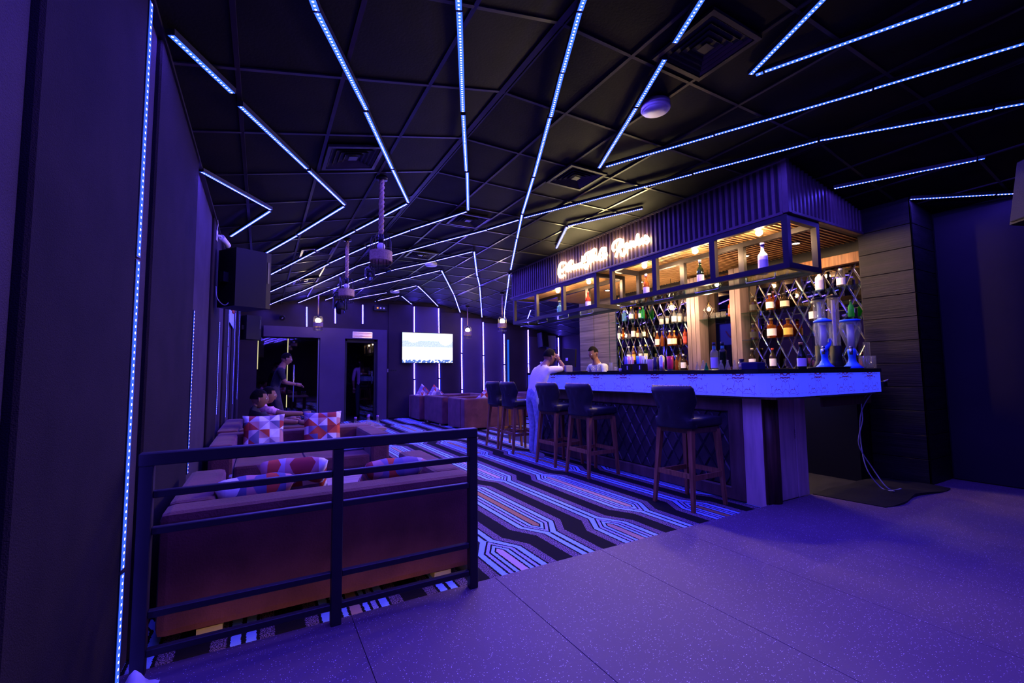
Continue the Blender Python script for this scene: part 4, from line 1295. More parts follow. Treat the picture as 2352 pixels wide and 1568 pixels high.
# ------------------------------------------------------------------ loudspeakers
def speaker(label, loc, rot, w, d, h, emblem=False, rod=True):
    t = thing('loudspeaker', label, 'speaker', loc, 0, None)
    t.rotation_euler = rot
    # front faces +y
    MB().prism([(-w / 2, -d * 0.15), (-w * 0.34, -d), (w * 0.34, -d), (w / 2, -d * 0.15), (w / 2, 0), (-w / 2, 0)], 'z', -h / 2, h / 2).build('cabinet', m_plastic, t)
    MB().box(-w * 0.47, w * 0.47, 0.0, 0.014, -h * 0.47, h * 0.47, 0.006).build('grille', m_grille, t)
    MB().box(-0.03, 0.03, -d - 0.05, -d, -0.05, 0.05).build('wall_bracket', m_metal, t)
    MB().box(w * 0.5, w * 0.5 + 0.006, -d * 0.12, -d * 0.06, -h * 0.05, h * 0.33).build('side_handle', m_alu, t)
    if emblem:
        cu = catmull([(0.045, -0.0, 0.05), (0.0, 0.0, 0.07), (-0.04, 0.0, 0.045), (0.0, 0.0, 0.01), (0.04, 0.0, -0.03), (0.0, 0.0, -0.06), (-0.045, 0.0, -0.04)], 4)
        e = MB().tube(cu, 0.006, 6)
        o = e.build('emblem', m_alu, t, (-w * 0.42, -d * 0.55, h * 0.22), (0, 0, math.atan2(d * 0.85, -w * 0.16)))
    return t
speaker('big black loudspeaker on the fabric wall above the seated men', (-0.06, 5.55, 2.19), (0, 0, -0.95), 0.42, 0.34, 0.60)
speaker('smaller black loudspeaker in the far left corner over the glass door', (-0.12, 11.3, 2.24), (0, 0, -1.05), 0.36, 0.28, 0.52)
speaker('black loudspeaker tilted on the far wall right of the last wall strips', (7.93, 11.88, 2.26), (0.10, 0, PI + 0.35), 0.32, 0.24, 0.46)
speaker('black loudspeaker hanging from the ceiling at the right above the bare floor', (4.74, 0.82, 2.47), (0.18, 0, 0.9), 0.38, 0.30, 0.48)
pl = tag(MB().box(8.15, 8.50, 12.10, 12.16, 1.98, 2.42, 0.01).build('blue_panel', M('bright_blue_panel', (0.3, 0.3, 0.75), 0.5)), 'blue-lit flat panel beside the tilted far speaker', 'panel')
for pts, lab in (([(-0.42, 5.30, 2.08), (-0.40, 5.25, 1.95), (-0.33, 5.3, 1.90), (-0.25, 5.38, 2.05)], 'thin cable looping behind the big wall speaker'),):
    tag(MB().tube(catmull(pts, 6), 0.005, 6).build('speaker_cable', bpy.data.materials['grey_cable']), lab, 'cable')
tag(MB().tube([(4.74, 0.82, 2.715), (4.74, 0.82, 3.10)], 0.008, 6).build('hanging_chain', m_steel), 'short chain holding the hanging loudspeaker', 'chain')

# ------------------------------------------------------------------ camera on the wall
t = thing('security_camera', 'white security camera on a bracket high on the fabric wall', 'camera', (-0.435, 5.30, 2.60))
MB().box(0.0, 0.012, -0.035, 0.035, -0.055, 0.055, 0.004).build('wall_plate', m_white, t)
MB().tube(catmull([(0.012, 0, 0.0), (0.035, 0.01, 0.0), (0.055, 0.03, -0.02)], 4), 0.012, 8).build('bracket', m_white, t)
b_ = MB().tube([(0.045, 0.015, -0.005), (0.095, 0.16, -0.05)], 0.028, 14)
b_.build('housing', m_white, t)
MB().tube([(0.0945, 0.158, -0.0495), (0.100, 0.172, -0.054)], 0.022, 14).build('lens', m_plastic, t)
MB().tube(catmull([(0.006, 0, 0.05), (0.012, 0.0, 0.12), (0.004, 0.0, 0.20)], 4), 0.004, 6).build('lead', m_white, t)

# ------------------------------------------------------------------ rope and cage pendants
def rope(z0, z1, r=0.013):
    mb = MB()
    n = max(8, int((z1 - z0) / 0.012))
    for ph in range(3):
        pts = [(r * 0.62 * math.cos(ph * 2 * PI / 3 + i * 0.55), r * 0.62 * math.sin(ph * 2 * PI / 3 + i * 0.55), z0 + (z1 - z0) * i / n) for i in range(n + 1)]
        mb.tube(pts, r * 0.62, 5)
    return mb
def cage_pendant(label, loc, drop, R, lit, grp):
    """loc at the ceiling; R the cage radius; drop the length of rope"""
    t = thing('cage_pendant', label, 'pendant lamp', loc, 0, grp)
    MB().lathe([(0.0, 0.0), (0.055, 0.0), (0.055, -0.03), (0.0, -0.03)], 16).build('ceiling_cap', m_metal, t)
    if lit:
        MB().tube([(0, 0, -0.03), (0, 0, -drop)], 0.012, 8).build('rod', m_rope, t)
    else:
        rope(-drop, -0.03, 0.022).build('rope', m_rope, t)
    MB().lathe([(0.0, -drop), (0.026, -drop), (0.026, -drop - 0.085), (0.0, -drop - 0.085)], 12).build('lamp_holder', m_metal, t)
    MB().ball((0, 0, -drop - 0.115), 0.038 if not lit else 0.06, 14).build('bulb', m_pendant if lit else m_white, t)
    z0, z1 = -drop - 0.03, -drop - 0.34
    zb0, zb1 = -drop - 0.165, -drop - 0.265
    bandm = MB()
    prof = []
    for k in range(5):
        zz = zb0 + (zb1 - zb0) * k / 4
        prof += [(R * 0.985, zz), (R * 1.005, zz + (zb1 - zb0) / 8)]
    bandm.lathe(prof[:-1] + [(R * 0.93, zb1), (R * 0.93, zb0), (R * 0.985, zb0)], 24)
    bandm.build('rope_band', m_rope, t)
    for k in range(8):
        a = k * PI / 4
        c, s = math.cos(a), math.sin(a)
        MB().tube([(0.03 * c, 0.03 * s, z0 + 0.012), (R * 0.75 * c, R * 0.75 * s, z0 + 0.012), (R * 0.91 * c, R * 0.91 * s, z0 - 0.03), (R * 0.91 * c, R * 0.91 * s, z1)], 0.0035, 5).build('cage_wire', m_metal, t)
    MB().tube([(R * 0.91 * math.cos(a), R * 0.91 * math.sin(a), z1) for a in [k * PI / 12 for k in range(24)]], 0.0035, 5, closed=True).build('cage_ring', m_metal, t)
    return t
cage_pendant('nearer unlit rope pendant with a jute band round its wire cage', (0.964, 4.232, zc(0.964) - 0.004), 0.57, 0.105, False, 'unlit rope cage pendants')
cage_pendant('farther unlit rope pendant with a jute band round its wire cage', (1.007, 6.473, zc(1.007) - 0.004), 0.557, 0.105, False, 'unlit rope cage pendants')
cage_pendant('lit caged bulb pendant above the wide glass door', (1.124, 11.21, zc(1.124) - 0.004), 0.54, 0.11, True, 'lit caged bulb pendants')
cage_pendant('lit caged bulb pendant just right of the television', (4.98, 11.34, zc(4.98) - 0.004), 0.555, 0.11, True, 'lit caged bulb pendants')
cage_pendant('lit caged bulb pendant beside the end of the bar fascia', (4.908, 9.158, zc(4.908) - 0.004), 0.56, 0.11, True, 'lit caged bulb pendants')

# ------------------------------------------------------------------ moving stage lamps
def moving_head(label, loc, drop, s):
    t = thing('stage_lamp', label, 'stage light', loc)
    MB().tube([(0, 0, 0), (0, 0, -drop)], 0.02, 8).build('hanging_pole', m_metal, t)
    MB().box(-0.11 * s, 0.11 * s, -0.09 * s, 0.09 * s, -drop - 0.07 * s, -drop, 0.008).build('base_box', m_plastic, t)
    for sx in (-1, 1):
        MB().box(sx * 0.115 * s - 0.015, sx * 0.115 * s + 0.015, -0.05 * s, 0.05 * s, -drop - 0.28 * s, -drop - 0.03 * s, 0.006).build('yoke_arm', m_plastic, t)
    h = MB().tube([(0, 0.06 * s, -drop - 0.13 * s), (0, 0.03 * s, -drop - 0.2 * s), (0.0, -0.05 * s, -drop - 0.33 * s)], [0.07 * s, 0.095 * s, 0.085 * s], 16)
    h.build('lamp_head', m_plastic, t)
    MB().tube([(0.0, -0.051 * s, -drop - 0.331 * s), (0.0, -0.057 * s, -drop - 0.341 * s)], 0.075 * s, 16).build('lens', m_glass if False else m_mirror, t)
    return t
moving_head('small moving stage lamp hanging below the nearer rope pendant', (1.64, 8.04, ZC - 0.01), 0.10, 0.6)
moving_head('larger moving stage lamp below the farther rope pendant', (1.29, 9.0, zc(1.29) - 0.012), 0.42, 1.0)
t = thing('spot_lamp', 'small spot lamp glinting high on the far wall over the glass door', 'lamp', (0.42, 12.05, 2.60))
MB().tube([(0, 0.14, 0), (0, 0.05, 0.0)], 0.012, 8).build('bracket', m_metal, t)
MB().tube([(0, 0.06, 0.02), (-0.02, -0.04, -0.02)], [0.05, 0.065], 12).build('lamp_head', m_plastic, t)
MB().ball((-0.022, -0.045, -0.022), 0.035, 10).build('lens', m_mirror, t)

# ------------------------------------------------------------------ round white ceiling discs
for (x, y), lab in (((2.535, 2.255), 'round white disc speaker on the ceiling right of the broken light bar'), ((2.62, 7.59), 'round white disc on the ceiling beside the first far chevron'), ((2.72, 10.48), 'small round white disc on the far ceiling by the short bars')):
    t = thing('ceiling_disc', lab, 'ceiling speaker', (x, y, zc(x) - 0.010), 0, 'round white discs on the ceiling')
    MB().lathe([(0.0, 0.0), (0.105, 0.0), (0.108, -0.045), (0.10, -0.055), (0.0, -0.055)], 28).build('body', m_white, t)
    MB().lathe([(0.0, -0.0553), (0.092, -0.0553), (0.092, -0.058), (0.0, -0.058)], 28).build('cover', m_white, t)

# ------------------------------------------------------------------ television
t = thing('television', 'wall television showing a bright floodlit stadium', 'television', (4.08, 12.05, 1.93))
MB().box(-0.755, 0.755, 0.0, 0.05, -0.435, 0.435, 0.006).build('bezel', m_plastic, t)
MB().box(-0.2, 0.2, 0.05, 0.12, -0.15, 0.15).build('wall_mount', m_metal, t)
def tv_material():
    m = bpy.data.materials.new('screen_picture')
    m.use_nodes = True
    nt = m.node_tree
    N = Nodes(m)
    nt.nodes.clear()
    tc = N.new('ShaderNodeTexCoord')
    sx = N.new('ShaderNodeSeparateXYZ')
    nt.links.new(tc.outputs['Object'], sx.inputs[0])
    x, z = sx.outputs[0], sx.outputs[2]
    n1 = N.noise(tc.outputs['Object'], 40, 3)
    white, stand, sky = (1.0, 1.0, 1.0), (0.10, 0.22, 0.55), (0.7, 0.9, 1.0)
    c = N.mix(N.m('GREATER_THAN', z, 0.02), white, N.mix(n1, stand, (0.9, 0.95, 1.0)))
    c = N.mix(N.m('GREATER_THAN', z, 0.19), c, sky)
    lamp = N.m('ADD', N.m('LESS_THAN', N.m('ADD', N.m('POWER', N.m('ADD', x, 0.42), 2.0), N.m('POWER', N.m('SUBTRACT', z, 0.36), 2.0)), 0.05),
               N.m('LESS_THAN', N.m('ADD', N.m('POWER', N.m('SUBTRACT', x, 0.52), 2.0), N.m('POWER', N.m('SUBTRACT', z, 0.32), 2.0)), 0.06), True)
    c = N.mix(lamp, c, white)
    blk = N.m('MULTIPLY', N.m('LESS_THAN', z, -0.335), N.m('GREATER_THAN', N.noise(tc.outputs['Object'], 14, 1), 0.48))
    c = N.mix(blk, c, (0.08, 0.16, 0.55))
    e = N.new('ShaderNodeEmission')
    nt.links.new(c, e.inputs[0])
    e.inputs[1].default_value = TV_K
    o = N.new('ShaderNodeOutputMaterial')
    nt.links.new(e.outputs[0], o.inputs[0])
    return m
MB().faces([(-0.735, -0.0015, -0.415), (0.735, -0.0015, -0.415), (0.735, -0.0015, 0.415), (-0.735, -0.0015, 0.415)], [(0, 1, 2, 3)]).build('screen', tv_material(), t)

# ------------------------------------------------------------------ wall bits
t = thing('washroom_sign', 'mirror-edged washroom sign plate above the narrow far door', 'sign', (2.29, 12.045, 2.235))
MB().box(-0.24, 0.24, 0.0, 0.014, -0.075, 0.075, 0.004).build('plate', M('bronze_plate', (0.42, 0.26, 0.24), 0.25, 0.8), t)
me = text_mesh('WASHROOM', 0.085, 0.004); me.materials.append(m_steel)
put('lettering', me, t, (0, -0.003, 0), (PI / 2, 0, 0))
fr = MB(); fr.box(-0.25, 0.25, -0.003, 0.0, 0.068, 0.08); fr.box(-0.25, 0.25, -0.003, 0.0, -0.08, -0.068); fr.box(-0.25, -0.24, -0.003, 0.0, -0.068, 0.068); fr.box(0.24, 0.25, -0.003, 0.0, -0.068, 0.068)
fr.build('rim', m_steel, t)
t = thing('switch_plate', 'wide switch plate on the dark wall between the doors and television', 'switch', (3.12, 12.195, 1.30))
MB().box(-0.14, 0.14, -0.015, 0.0, -0.045, 0.045, 0.004).build('plate', M('grey_switch', (0.4, 0.36, 0.4), 0.4), t)
for k in range(4): MB().box(-0.12 + k * 0.06, -0.075 + k * 0.06, -0.021, -0.015, -0.02, 0.02, 0.002).build('switch', m_plastic, t)
t = thing('emergency_lamp', 'black emergency lamp box with an amber light near the ceiling', 'lamp', (2.76, 12.15, 2.98))
MB().box(-0.17, 0.17, -0.06, 0.045, -0.07, 0.07, 0.008).build('box', m_plastic, t)
for sx, mm in ((-0.08, m_orange_led), (0.0, m_white), (0.09, m_white)): MB().box(sx - 0.02, sx + 0.02, -0.066, -0.06, -0.02, 0.02).build('indicator', mm, t)
t = thing('wall_poster', 'blue lit poster with red script on the fabric wall behind the big speaker', 'poster', (-0.425, 8.2, 2.30))
MB().box(-0.008, 0.0, -0.55, 0.55, -0.32, 0.32).build('sheet', M('blue_poster', (0.25, 0.35, 0.7), 0.5), t)
MB().tube(catmull([(0.004, -0.3, -0.12), (0.004, -0.15, 0.16), (0.004, -0.05, -0.12), (0.004, 0.1, 0.14), (0.004, 0.2, -0.1), (0.004, 0.35, 0.1)], 5), 0.018, 6).build('script', M('red_script', (0.6, 0.1, 0.05), 0.5), t)
lp = tag(MB().tube([(1.62 + 0.085 * math.cos(a), 1.0 + 0.085 * math.sin(a), 3.16) for a in [k * PI / 12 for k in range(24)]], 0.008, 6, closed=True).build('hanging_ring', m_rail), 'dark metal ring hanging under the ceiling at the top edge', 'ring')
# cage lamps under the display frame and bulbs by the shelves
def diamond_lamp(label, loc, s=0.055, hot=False):
    t = thing('diamond_lamp', label, 'pendant lamp', loc, 0, 'diamond wire lamps behind the counter')
    MB().ball((0, 0, 0), 0.032 if hot else 0.026, 10).build('bulb', m_warm_hot if hot else m_warm_low, t)
    MB().tube([(0, 0, 0.025), (0, 0, 0.10)], 0.012, 8).build('lamp_holder', m_brass, t)
    MB().tube([(0, 0, 0.10), (0, 0, 2.625 - loc[2])], 0.004, 6).build('cord', m_plastic, t)
    for a in (0, PI / 2):
        c, sn = math.cos(a), math.sin(a)
        MB().tube([(0, 0, 0.09), (s * 1.6 * c, s * 1.6 * sn, 0.0), (0, 0, -0.12), (-s * 1.6 * c, -s * 1.6 * sn, 0.0)], 0.004, 5, closed=True).build('cage_wire', m_metal, t)
    return t
diamond_lamp('diamond wire lamp under the near frame, by the dark green bottle', (5.05, 3.60, 2.28))
diamond_lamp('diamond wire lamp at the far lower corner of the near frame', (5.05, 5.40, 2.29))
diamond_lamp('brightest diamond wire lamp, in front of the first wooden post', (5.52, 4.74, 2.17), hot=True)
diamond_lamp('diamond wire lamp in the gap between the wooden posts', (5.52, 4.08, 2.055))
for y, lab in ((2.80, 'round downlight in the slatted soffit nearest the dark column'), (3.42, 'round downlight in the slatted soffit over the black-labelled bottle'), (5.25, 'round downlight in the slatted soffit over the lit middle shelves'), (6.05, 'round downlight in the slatted soffit over the blue bottle shelf')):
    t = thing('downlight', lab, 'lamp', (5.40, y, 2.662), 0, 'downlights in the bar soffit')
    MB().lathe([(0.0, 0.0), (0.052, 0.0), (0.052, -0.012), (0.042, -0.014), (0.040, -0.004), (0.0, -0.004)], 20).build('rim', m_steel, t)
    MB().lathe([(0.0, -0.0055), (0.038, -0.0055), (0.036, -0.011), (0.0, -0.012)], 16).build('lamp_face', m_warm_low, t)
# ------------------------------------------------------------------ bottles
def tinted(name, tint, see, gl=1.0): return glass(name, tint, see, 0.04, gl, 0.24)
g_clear = m_glass
g_amber = tinted('amber_glass', (0.62, 0.21, 0.04), 0.8)
g_dark = tinted('dark_glass', (0.16, 0.10, 0.06), 0.5)
g_green = tinted('green_glass', (0.10, 0.75, 0.22), 0.7)
g_dgreen = tinted('dark_green_glass', (0.05, 0.10, 0.035), 0.6)
g_blue = tinted('blue_glass', (0.35, 0.75, 1.0), 0.85)
g_red = tinted('red_glass', (0.8, 0.15, 0.08), 0.7)
g_frost = M('frosted_glass', (0.80, 0.80, 0.84), 0.55)
P_ = {}
def flat(name, col, r=0.5, metal=0.0):
    if name not in P_: P_[name] = M(name, col, r, metal)
    return P_[name]
LAB = {'white': (0.85, 0.82, 0.76), 'cream': (0.75, 0.62, 0.40), 'black': (0.03, 0.03, 0.03), 'gold': (0.75, 0.48, 0.08), 'red': (0.55, 0.06, 0.05), 'blue': (0.15, 0.25, 0.6), 'lilac': (0.45, 0.42, 0.7), 'green': (0.10, 0.45, 0.30)}
SH = {
 'wine':   [(0, 0), (.92, 0), (1, .02), (1, .58), (.86, .66), (.40, .76), (.36, .80), (.36, .96), (.40, .97), (.40, 1), (0, 1)],
 'spirit': [(0, 0), (.94, 0), (1, .02), (1, .56), (.95, .62), (.45, .72), (.34, .77), (.34, .93), (.42, .94), (.42, 1), (0, 1)],
 'square': [(0, 0), (.96, 0), (1, .02), (1, .60), (.90, .66), (.40, .70), (.36, .74), (.36, .88), (.46, .89), (.46, 1), (0, 1)],
 'champ':  [(0, 0), (.94, 0), (1, .03), (1, .45), (.90, .55), (.50, .70), (.38, .78), (.36, .90), (.44, .92), (.42, 1), (0, 1)],
 'tall':   [(0, 0), (.94, 0), (1, .02), (1, .62), (.93, .68), (.50, .74), (.42, .78), (.40, .97), (.45, .98), (.45, 1), (0, 1)],
}
def bottle(label, loc, h, r, shape='spirit', gl=None, cap=(0.05, 0.05, 0.05), capn='black_cap', lab=None, lz=(0.12, 0.48), neck=None, group='bottles on the back bar shelves', n=14):
    t = thing('bottle', label, 'bottle', loc, 0, group)
    prof = [(a * r, b * h) for a, b in SH[shape]]
    MB().lathe(prof, 8 if shape == 'square' else n, smooth=shape != 'square').build('glass_body', gl or g_amber, t)
    top = SH[shape][-2][0] * r
    MB().lathe([(0, h * 0.90), (top * 1.06, h * 0.90), (top * 1.06, h * 1.003), (0, h * 1.004)], 10).build('cap', flat(capn, cap, 0.4), t)
    if lab:
        lm = MB()
        k = 12
        a0, a1 = PI * 0.55, PI * 1.75
        vs = [(r * 1.012 * math.cos(a0 + (a1 - a0) * i / k), r * 1.012 * math.sin(a0 + (a1 - a0) * i / k), z * h) for z in lz for i in range(k + 1)]
        lm.faces(vs, [(i, i + 1, k + 2 + i, k + 1 + i) for i in range(k)])
        lm.build('paper_label', flat('label_' + lab, LAB[lab], 0.6), t)
    if neck:
        rr = r * 0.46
        MB().lathe([(rr, h * 0.70), (rr * 0.98, h * 0.86)], 12).build('neck_label', flat('label_' + neck, LAB[neck], 0.5), t)
    return t
X = 5.845
S = 'back bar shelf'
rows = [
 # label, y, z, h, r, shape, glass, cap colour, label colour
 ('pale blue gin-style bottle at the left end of the top left shelf', 6.11, 2.12, .225, .045, 'square', g_blue, (.7, .7, .75), 'white_cap', None),
 ('clear bottle with an orange ball stopper on the top left shelf', 5.93, 2.12, .24, .042, 'spirit', g_clear, (.8, .3, .08), 'orange_cap', 'white'),
 ('slim amber bottle beside the orange-stoppered one on the top left shelf', 5.81, 2.12, .16, .026, 'spirit', g_amber, (.1, .06, .03), 'brown_cap', None),
 ('white-labelled green bottle on the top left shelf', 5.715, 2.12, .20, .028, 'spirit', g_green, (.5, .05, .05), 'red_cap', 'white'),
 ('bright green bottle at the right end of the top left shelf', 5.645, 2.12, .22, .033, 'wine', g_green, (.7, .7, .7), 'white_cap', None),
 ('white-labelled bottle at the left end of the middle left shelf', 6.26, 1.78, .265, .030, 'wine', g_clear, (.8, .8, .78), 'white_cap', 'white'),
 ('amber bottle next to the left end of the middle left shelf', 6.15, 1.78, .225, .027, 'wine', g_amber, (.6, .4, .2), 'tan_cap', None),
 ('dark wine bottle in the middle of the middle left shelf', 5.89, 1.78, .29, .039, 'wine', g_dark, (.05, .05, .05), 'black_cap', 'white'),
 ('slim amber bottle right of the dark wine bottle', 5.785, 1.78, .20, .026, 'wine', g_amber, (.1, .06, .03), 'brown_cap', 'cream'),
 ('white-labelled dark bottle at the right end of the middle left shelf', 5.63, 1.78, .21, .027, 'wine', g_dark, (.03, .03, .03), 'black_cap', 'white'),
 ('clear white-capped bottle behind the straw caddies, leftmost', 6.02, 1.36, .29, .039, 'spirit', g_clear, (.9, .9, .88), 'white_cap', 'white'),
 ('yellow bottle between the two white-capped ones behind the straws', 5.90, 1.36, .285, .033, 'spirit', g_amber, (.85, .5, .1), 'yellow_cap', 'gold'),
 ('second clear white-capped bottle behind the straw caddies', 5.73, 1.36, .30, .036, 'spirit', g_clear, (.9, .9, .88), 'white_cap', 'white'),
 ('yellow-capped olive bottle at the right behind the straws', 5.61, 1.36, .295, .035, 'spirit', g_dgreen, (.7, .5, .12), 'yellow_cap', 'cream'),
 ('tall clear bottle by the bright lamp on the top shelf', 4.97, 1.96, .25, .040, 'spirit', g_clear, (.8, .8, .8), 'white_cap', 'white'),
 ('whisky bottle with big white label, left of the middle shelf', 5.34, 1.60, .27, .037, 'spirit', g_amber, (.85, .82, .78), 'white_cap', 'white'),
 ('amber bottle just right of the first big white label', 5.235, 1.60, .26, .031, 'spirit', g_amber, (.1, .06, .03), 'brown_cap', None),
 ('whisky bottle with rounded white label, middle of the shelf', 5.075, 1.60, .255, .038, 'spirit', g_amber, (.85, .82, .78), 'white_cap', 'white'),
 ('round-bodied amber bottle with a gold cap on the middle shelf', 4.98, 1.60, .245, .037, 'spirit', g_amber, (.6, .3, .05), 'gold_cap', 'cream'),
 ('tall reddish bottle at the right end of the middle shelf, by the post', 4.77, 1.60, .28, .030, 'tall', g_red, (.05, .05, .05), 'black_cap', 'red'),
 ('small dark bottle low behind the red shaker', 5.03, 1.205, .235, .028, 'spirit', g_dark, (.5, .5, .5), 'grey_cap', None),
 ('second small brown bottle low behind the red shaker', 4.955, 1.205, .235, .028, 'spirit', g_amber, (.3, .3, .3), 'grey_cap', None),
 ('white-labelled bottle low right of the red shaker', 4.82, 1.205, .245, .041, 'spirit', g_dark, (.8, .75, .7), 'white_cap', 'white'),
 ('small clear round bottle on the shelf between the posts', 4.39, 1.956, .155, .031, 'spirit', g_clear, (.3, .3, .3), 'grey_cap', None),
 ('red-capped bottle at the right end of the shelf between the posts', 3.975, 1.956, .255, .027, 'spirit', g_red, (.6, .05, .05), 'red_cap', 'red'),
 ('square black-labelled whiskey bottle on the upper right shelf', 3.63, 1.971, .225, .046, 'square', g_dark, (.04, .04, .04), 'black_cap', 'black'),
 ('white-labelled square bourbon bottle, middle of the upper right shelf', 3.40, 1.971, .225, .047, 'square', g_amber, (.8, .75, .7), 'white_cap', 'white'),
 ('squat brown bottle with pale label, right on the upper right shelf', 3.21, 1.971, .20, .052, 'square', g_dark, (.05, .04, .03), 'black_cap', 'cream'),
 ('dark square bottle with slanted black label on the middle right shelf', 3.645, 1.601, .22, .045, 'square', g_dark, (.04, .04, .04), 'black_cap', 'black'),
 ('tall square amber bottle with white label on the middle right shelf', 3.395, 1.601, .26, .055, 'square', g_amber, (.3, .2, .1), 'brown_cap', 'white'),
 ('square bottle with yellow label on the middle right shelf', 3.185, 1.601, .24, .052, 'square', g_amber, (.25, .18, .1), 'brown_cap', 'gold'),
 ('dark champagne bottle with pale foil behind the black box', 3.68, 1.205, .28, .044, 'champ', g_dark, (.75, .6, .45), 'foil_cap', 'white'),
 ('red-capped wine bottle with white label low on the right', 3.40, 1.205, .265, .039, 'wine', g_dark, (.45, .05, .06), 'red_cap', 'white'),
 ('frosted white bottle with a blue band on the top right corner shelf', 2.79, 2.131, .255, .044, 'spirit', g_frost, (.5, .5, .55), 'grey_cap', 'lilac'),
 ('clear round bottle on the top right corner shelf', 2.56, 2.131, .22, .045, 'spirit', g_clear, (.7, .65, .6), 'grey_cap', 'white'),
 ('dark champagne bottle with white label behind the first blue dispenser', 2.88, 1.771, .24, .045, 'champ', g_dark, (.4, .25, .2), 'foil_cap', 'white'),
 ('green bottle at the far right of the corner shelf', 2.48, 1.771, .20, .030, 'wine', g_green, (.05, .05, .05), 'black_cap', None),
]
for lab, y, z, h, r, shp, gl, cc, cn, lb in rows:
    bottle(lab, (X, y, z + 0.0008), h, r, shp, gl, cc, cn, lb)
# extra small things on the top shelf near the bright lamp
def tumbler(label, loc, r, h, gl=None, name='tumbler', group='glasses on the bar', up=True):
    t = thing(name, label, 'glass', loc, 0, group)
    p = [(0, 0), (r * .82, 0), (r * .86, h * .08), (r, h), (r * .94, h), (r * .78, h * .12), (0, h * .11)]
    if not up: p = [(a, h - b) for a, b in p]
    MB().lathe(p, 14).build('glass_wall', gl or m_glass, t)
    return t
for k, (y, z, lab) in enumerate(((5.235, 1.962, 'broad glass jar with white wax at the left end of the lit top shelf'), (5.115, 1.962, 'narrow glass jar with white wax on the lit top shelf'), (4.86, 1.962, 'glass jar of pale sweets next to the bright lamp'))):
    t = tumbler(lab, (X, y, z), (.044, .032, .040)[k], (.15, .14, .15)[k], None, 'glass_jar', 'glass jars by the bright lamp')
    MB().lathe([(0, .014), ((.034, .024, .030)[k], .014), ((.036, .026, .032)[k], .10), (0, .10)], 12).build('filling', m_white, t)
for k, (y, z, lab) in enumerate(((6.06, 1.7815, 'upturned clear glass between the white-labelled and the wine bottle'), (5.975, 1.7815, 'upturned clear glass hard by the wine bottle, left of it'), (5.70, 1.7815, 'upturned clear glass right of the slim amber bottle'),
                                  (4.735, 1.9615, 'short clear glass at the post end of the lit top shelf'), (4.26, 1.957, 'clear glass under the gap lamp, left one'), (4.17, 1.957, 'clear glass under the gap lamp, middle one'), (4.08, 1.957, 'clear glass under the gap lamp, right one'))):
    tumbler(lab, (X, y, z), .036, .085, None, 'tumbler', 'glasses on the bar', up=k > 2)

# ------------------------------------------------------------------ things on the counter
ZT = 1.1865
def caddy(label, y, kind):
    t = thing('straw_caddy', label, 'caddy', (3.86, y, ZT), 0, 'straw caddies on the counter')
    MB().box(-0.06, 0.06, -0.075, 0.075, 0, 0.004).box(-0.06, -0.056, -0.075, 0.075, 0.004, 0.085).box(0.056, 0.06, -0.075, 0.075, 0.004, 0.085).box(-0.056, 0.056, -0.075, -0.071, 0.004, 0.085).box(-0.056, 0.056, 0.071, 0.075, 0.004, 0.085).build('box', m_plastic, t)
    MB().box(-0.0612, -0.0603, -0.045, -0.030, 0.02, 0.065).build('slot', m_white, t)
    cols = ([(0.25, 0.05, 0.35), (0.1, 0.15, 0.7), (0.8, 0.8, 0.8), (0.8, 0.35, 0.35)] if kind == 0 else [(0.05, 0.35, 0.8), (0.1, 0.2, 0.75), (0.75, 0.45, 0.5), (0.55, 0.7, 0.75)])
    for i in range(26):
        yy = 0.06 - 0.12 * i / 25 + random.uniform(-.003, .003)
        c = min(3, int(i / 6.5))
        mm = flat('straw_%d_%d' % (kind, c), cols[c], 0.4)
        xx = random.uniform(-0.035, 0.035)
        MB().tube([(xx, yy * 0.9, 0.006), (xx + random.uniform(-.012, .012), yy * 1.05, 0.175 + random.uniform(-.006, .006))], 0.0042, 5).build('straw', mm, t)
caddy('black caddy of purple, blue and striped straws on the counter', 3.985, 0)
caddy('black caddy of plain blue and pink straws on the counter', 3.785, 1)
def shaker(label, y, h, r, col, strain=False, metal=0.0, name='cocktail_shaker'):
    t = thing(name, label, 'shaker', (3.86, y, ZT), 0, 'shakers on the counter')
    MB().lathe([(0, 0), (r * .78, 0), (r * .80, h * .02), (r, h), (r * .95, h), (r * .74, h * .05), (0, h * .04)], 18).build('cup', flat('shaker_' + str(col), col, 0.25, metal), t)
    MB().lathe([(r * .805, 0.001), (r * .845, h * .12)], 18).build('foot_band', m_steel, t)
    if strain:
        MB().lathe([(r * 1.02, h), (r * .9, h * 1.03), (r * .5, h * 1.16), (r * .2, h * 1.22), (0, h * 1.22)], 16).build('strainer_top', m_steel, t)
        MB().tube([(0, r * .5, h * 1.12), (0, r * 1.3, h * 1.16)], 0.005, 6).build('handle', m_steel, t)
tumbler('tall purple-tinted glass left of the shakers', (3.86, 3.643, ZT), .033, .135, tinted('violet_glass', (0.6, 0.5, 0.9), 0.85))
shaker('tall dark blue-black shaker cup on the counter', 3.562, .155, .028, (0.01, 0.01, 0.03))
shaker('shiny steel shaker with a strainer top on the counter', 3.473, .145, .033, (0.6, 0.6, 0.66), True, 1.0)
shaker('red shaker cup with a steel foot on the counter', 3.358, .155, .036, (0.55, 0.02, 0.05))
for k, (y, lab) in enumerate(((2.962, 'tall green-necked bottle with grey label, left of the pair on the counter'), (2.865, 'tall green-necked dark bottle, right of the pair on the counter'))):
    bottle(lab, (4.06, y, ZT), .285, .037, 'tall', g_dgreen if k else tinted('grey_glass', (0.6, 0.62, 0.6), 0.8), (.05, .05, .05), 'black_cap', 'white' if k == 0 else None, (0.08, 0.46), 'green', 'green-necked bottles on the counter')
flk = [(0, 0), (.95, 0), (1, .05), (.92, .2), (.36, .72), (.32, .78), (.32, 1), (.26, 1), (.26, .8), (.85, .18), (0, .06)]
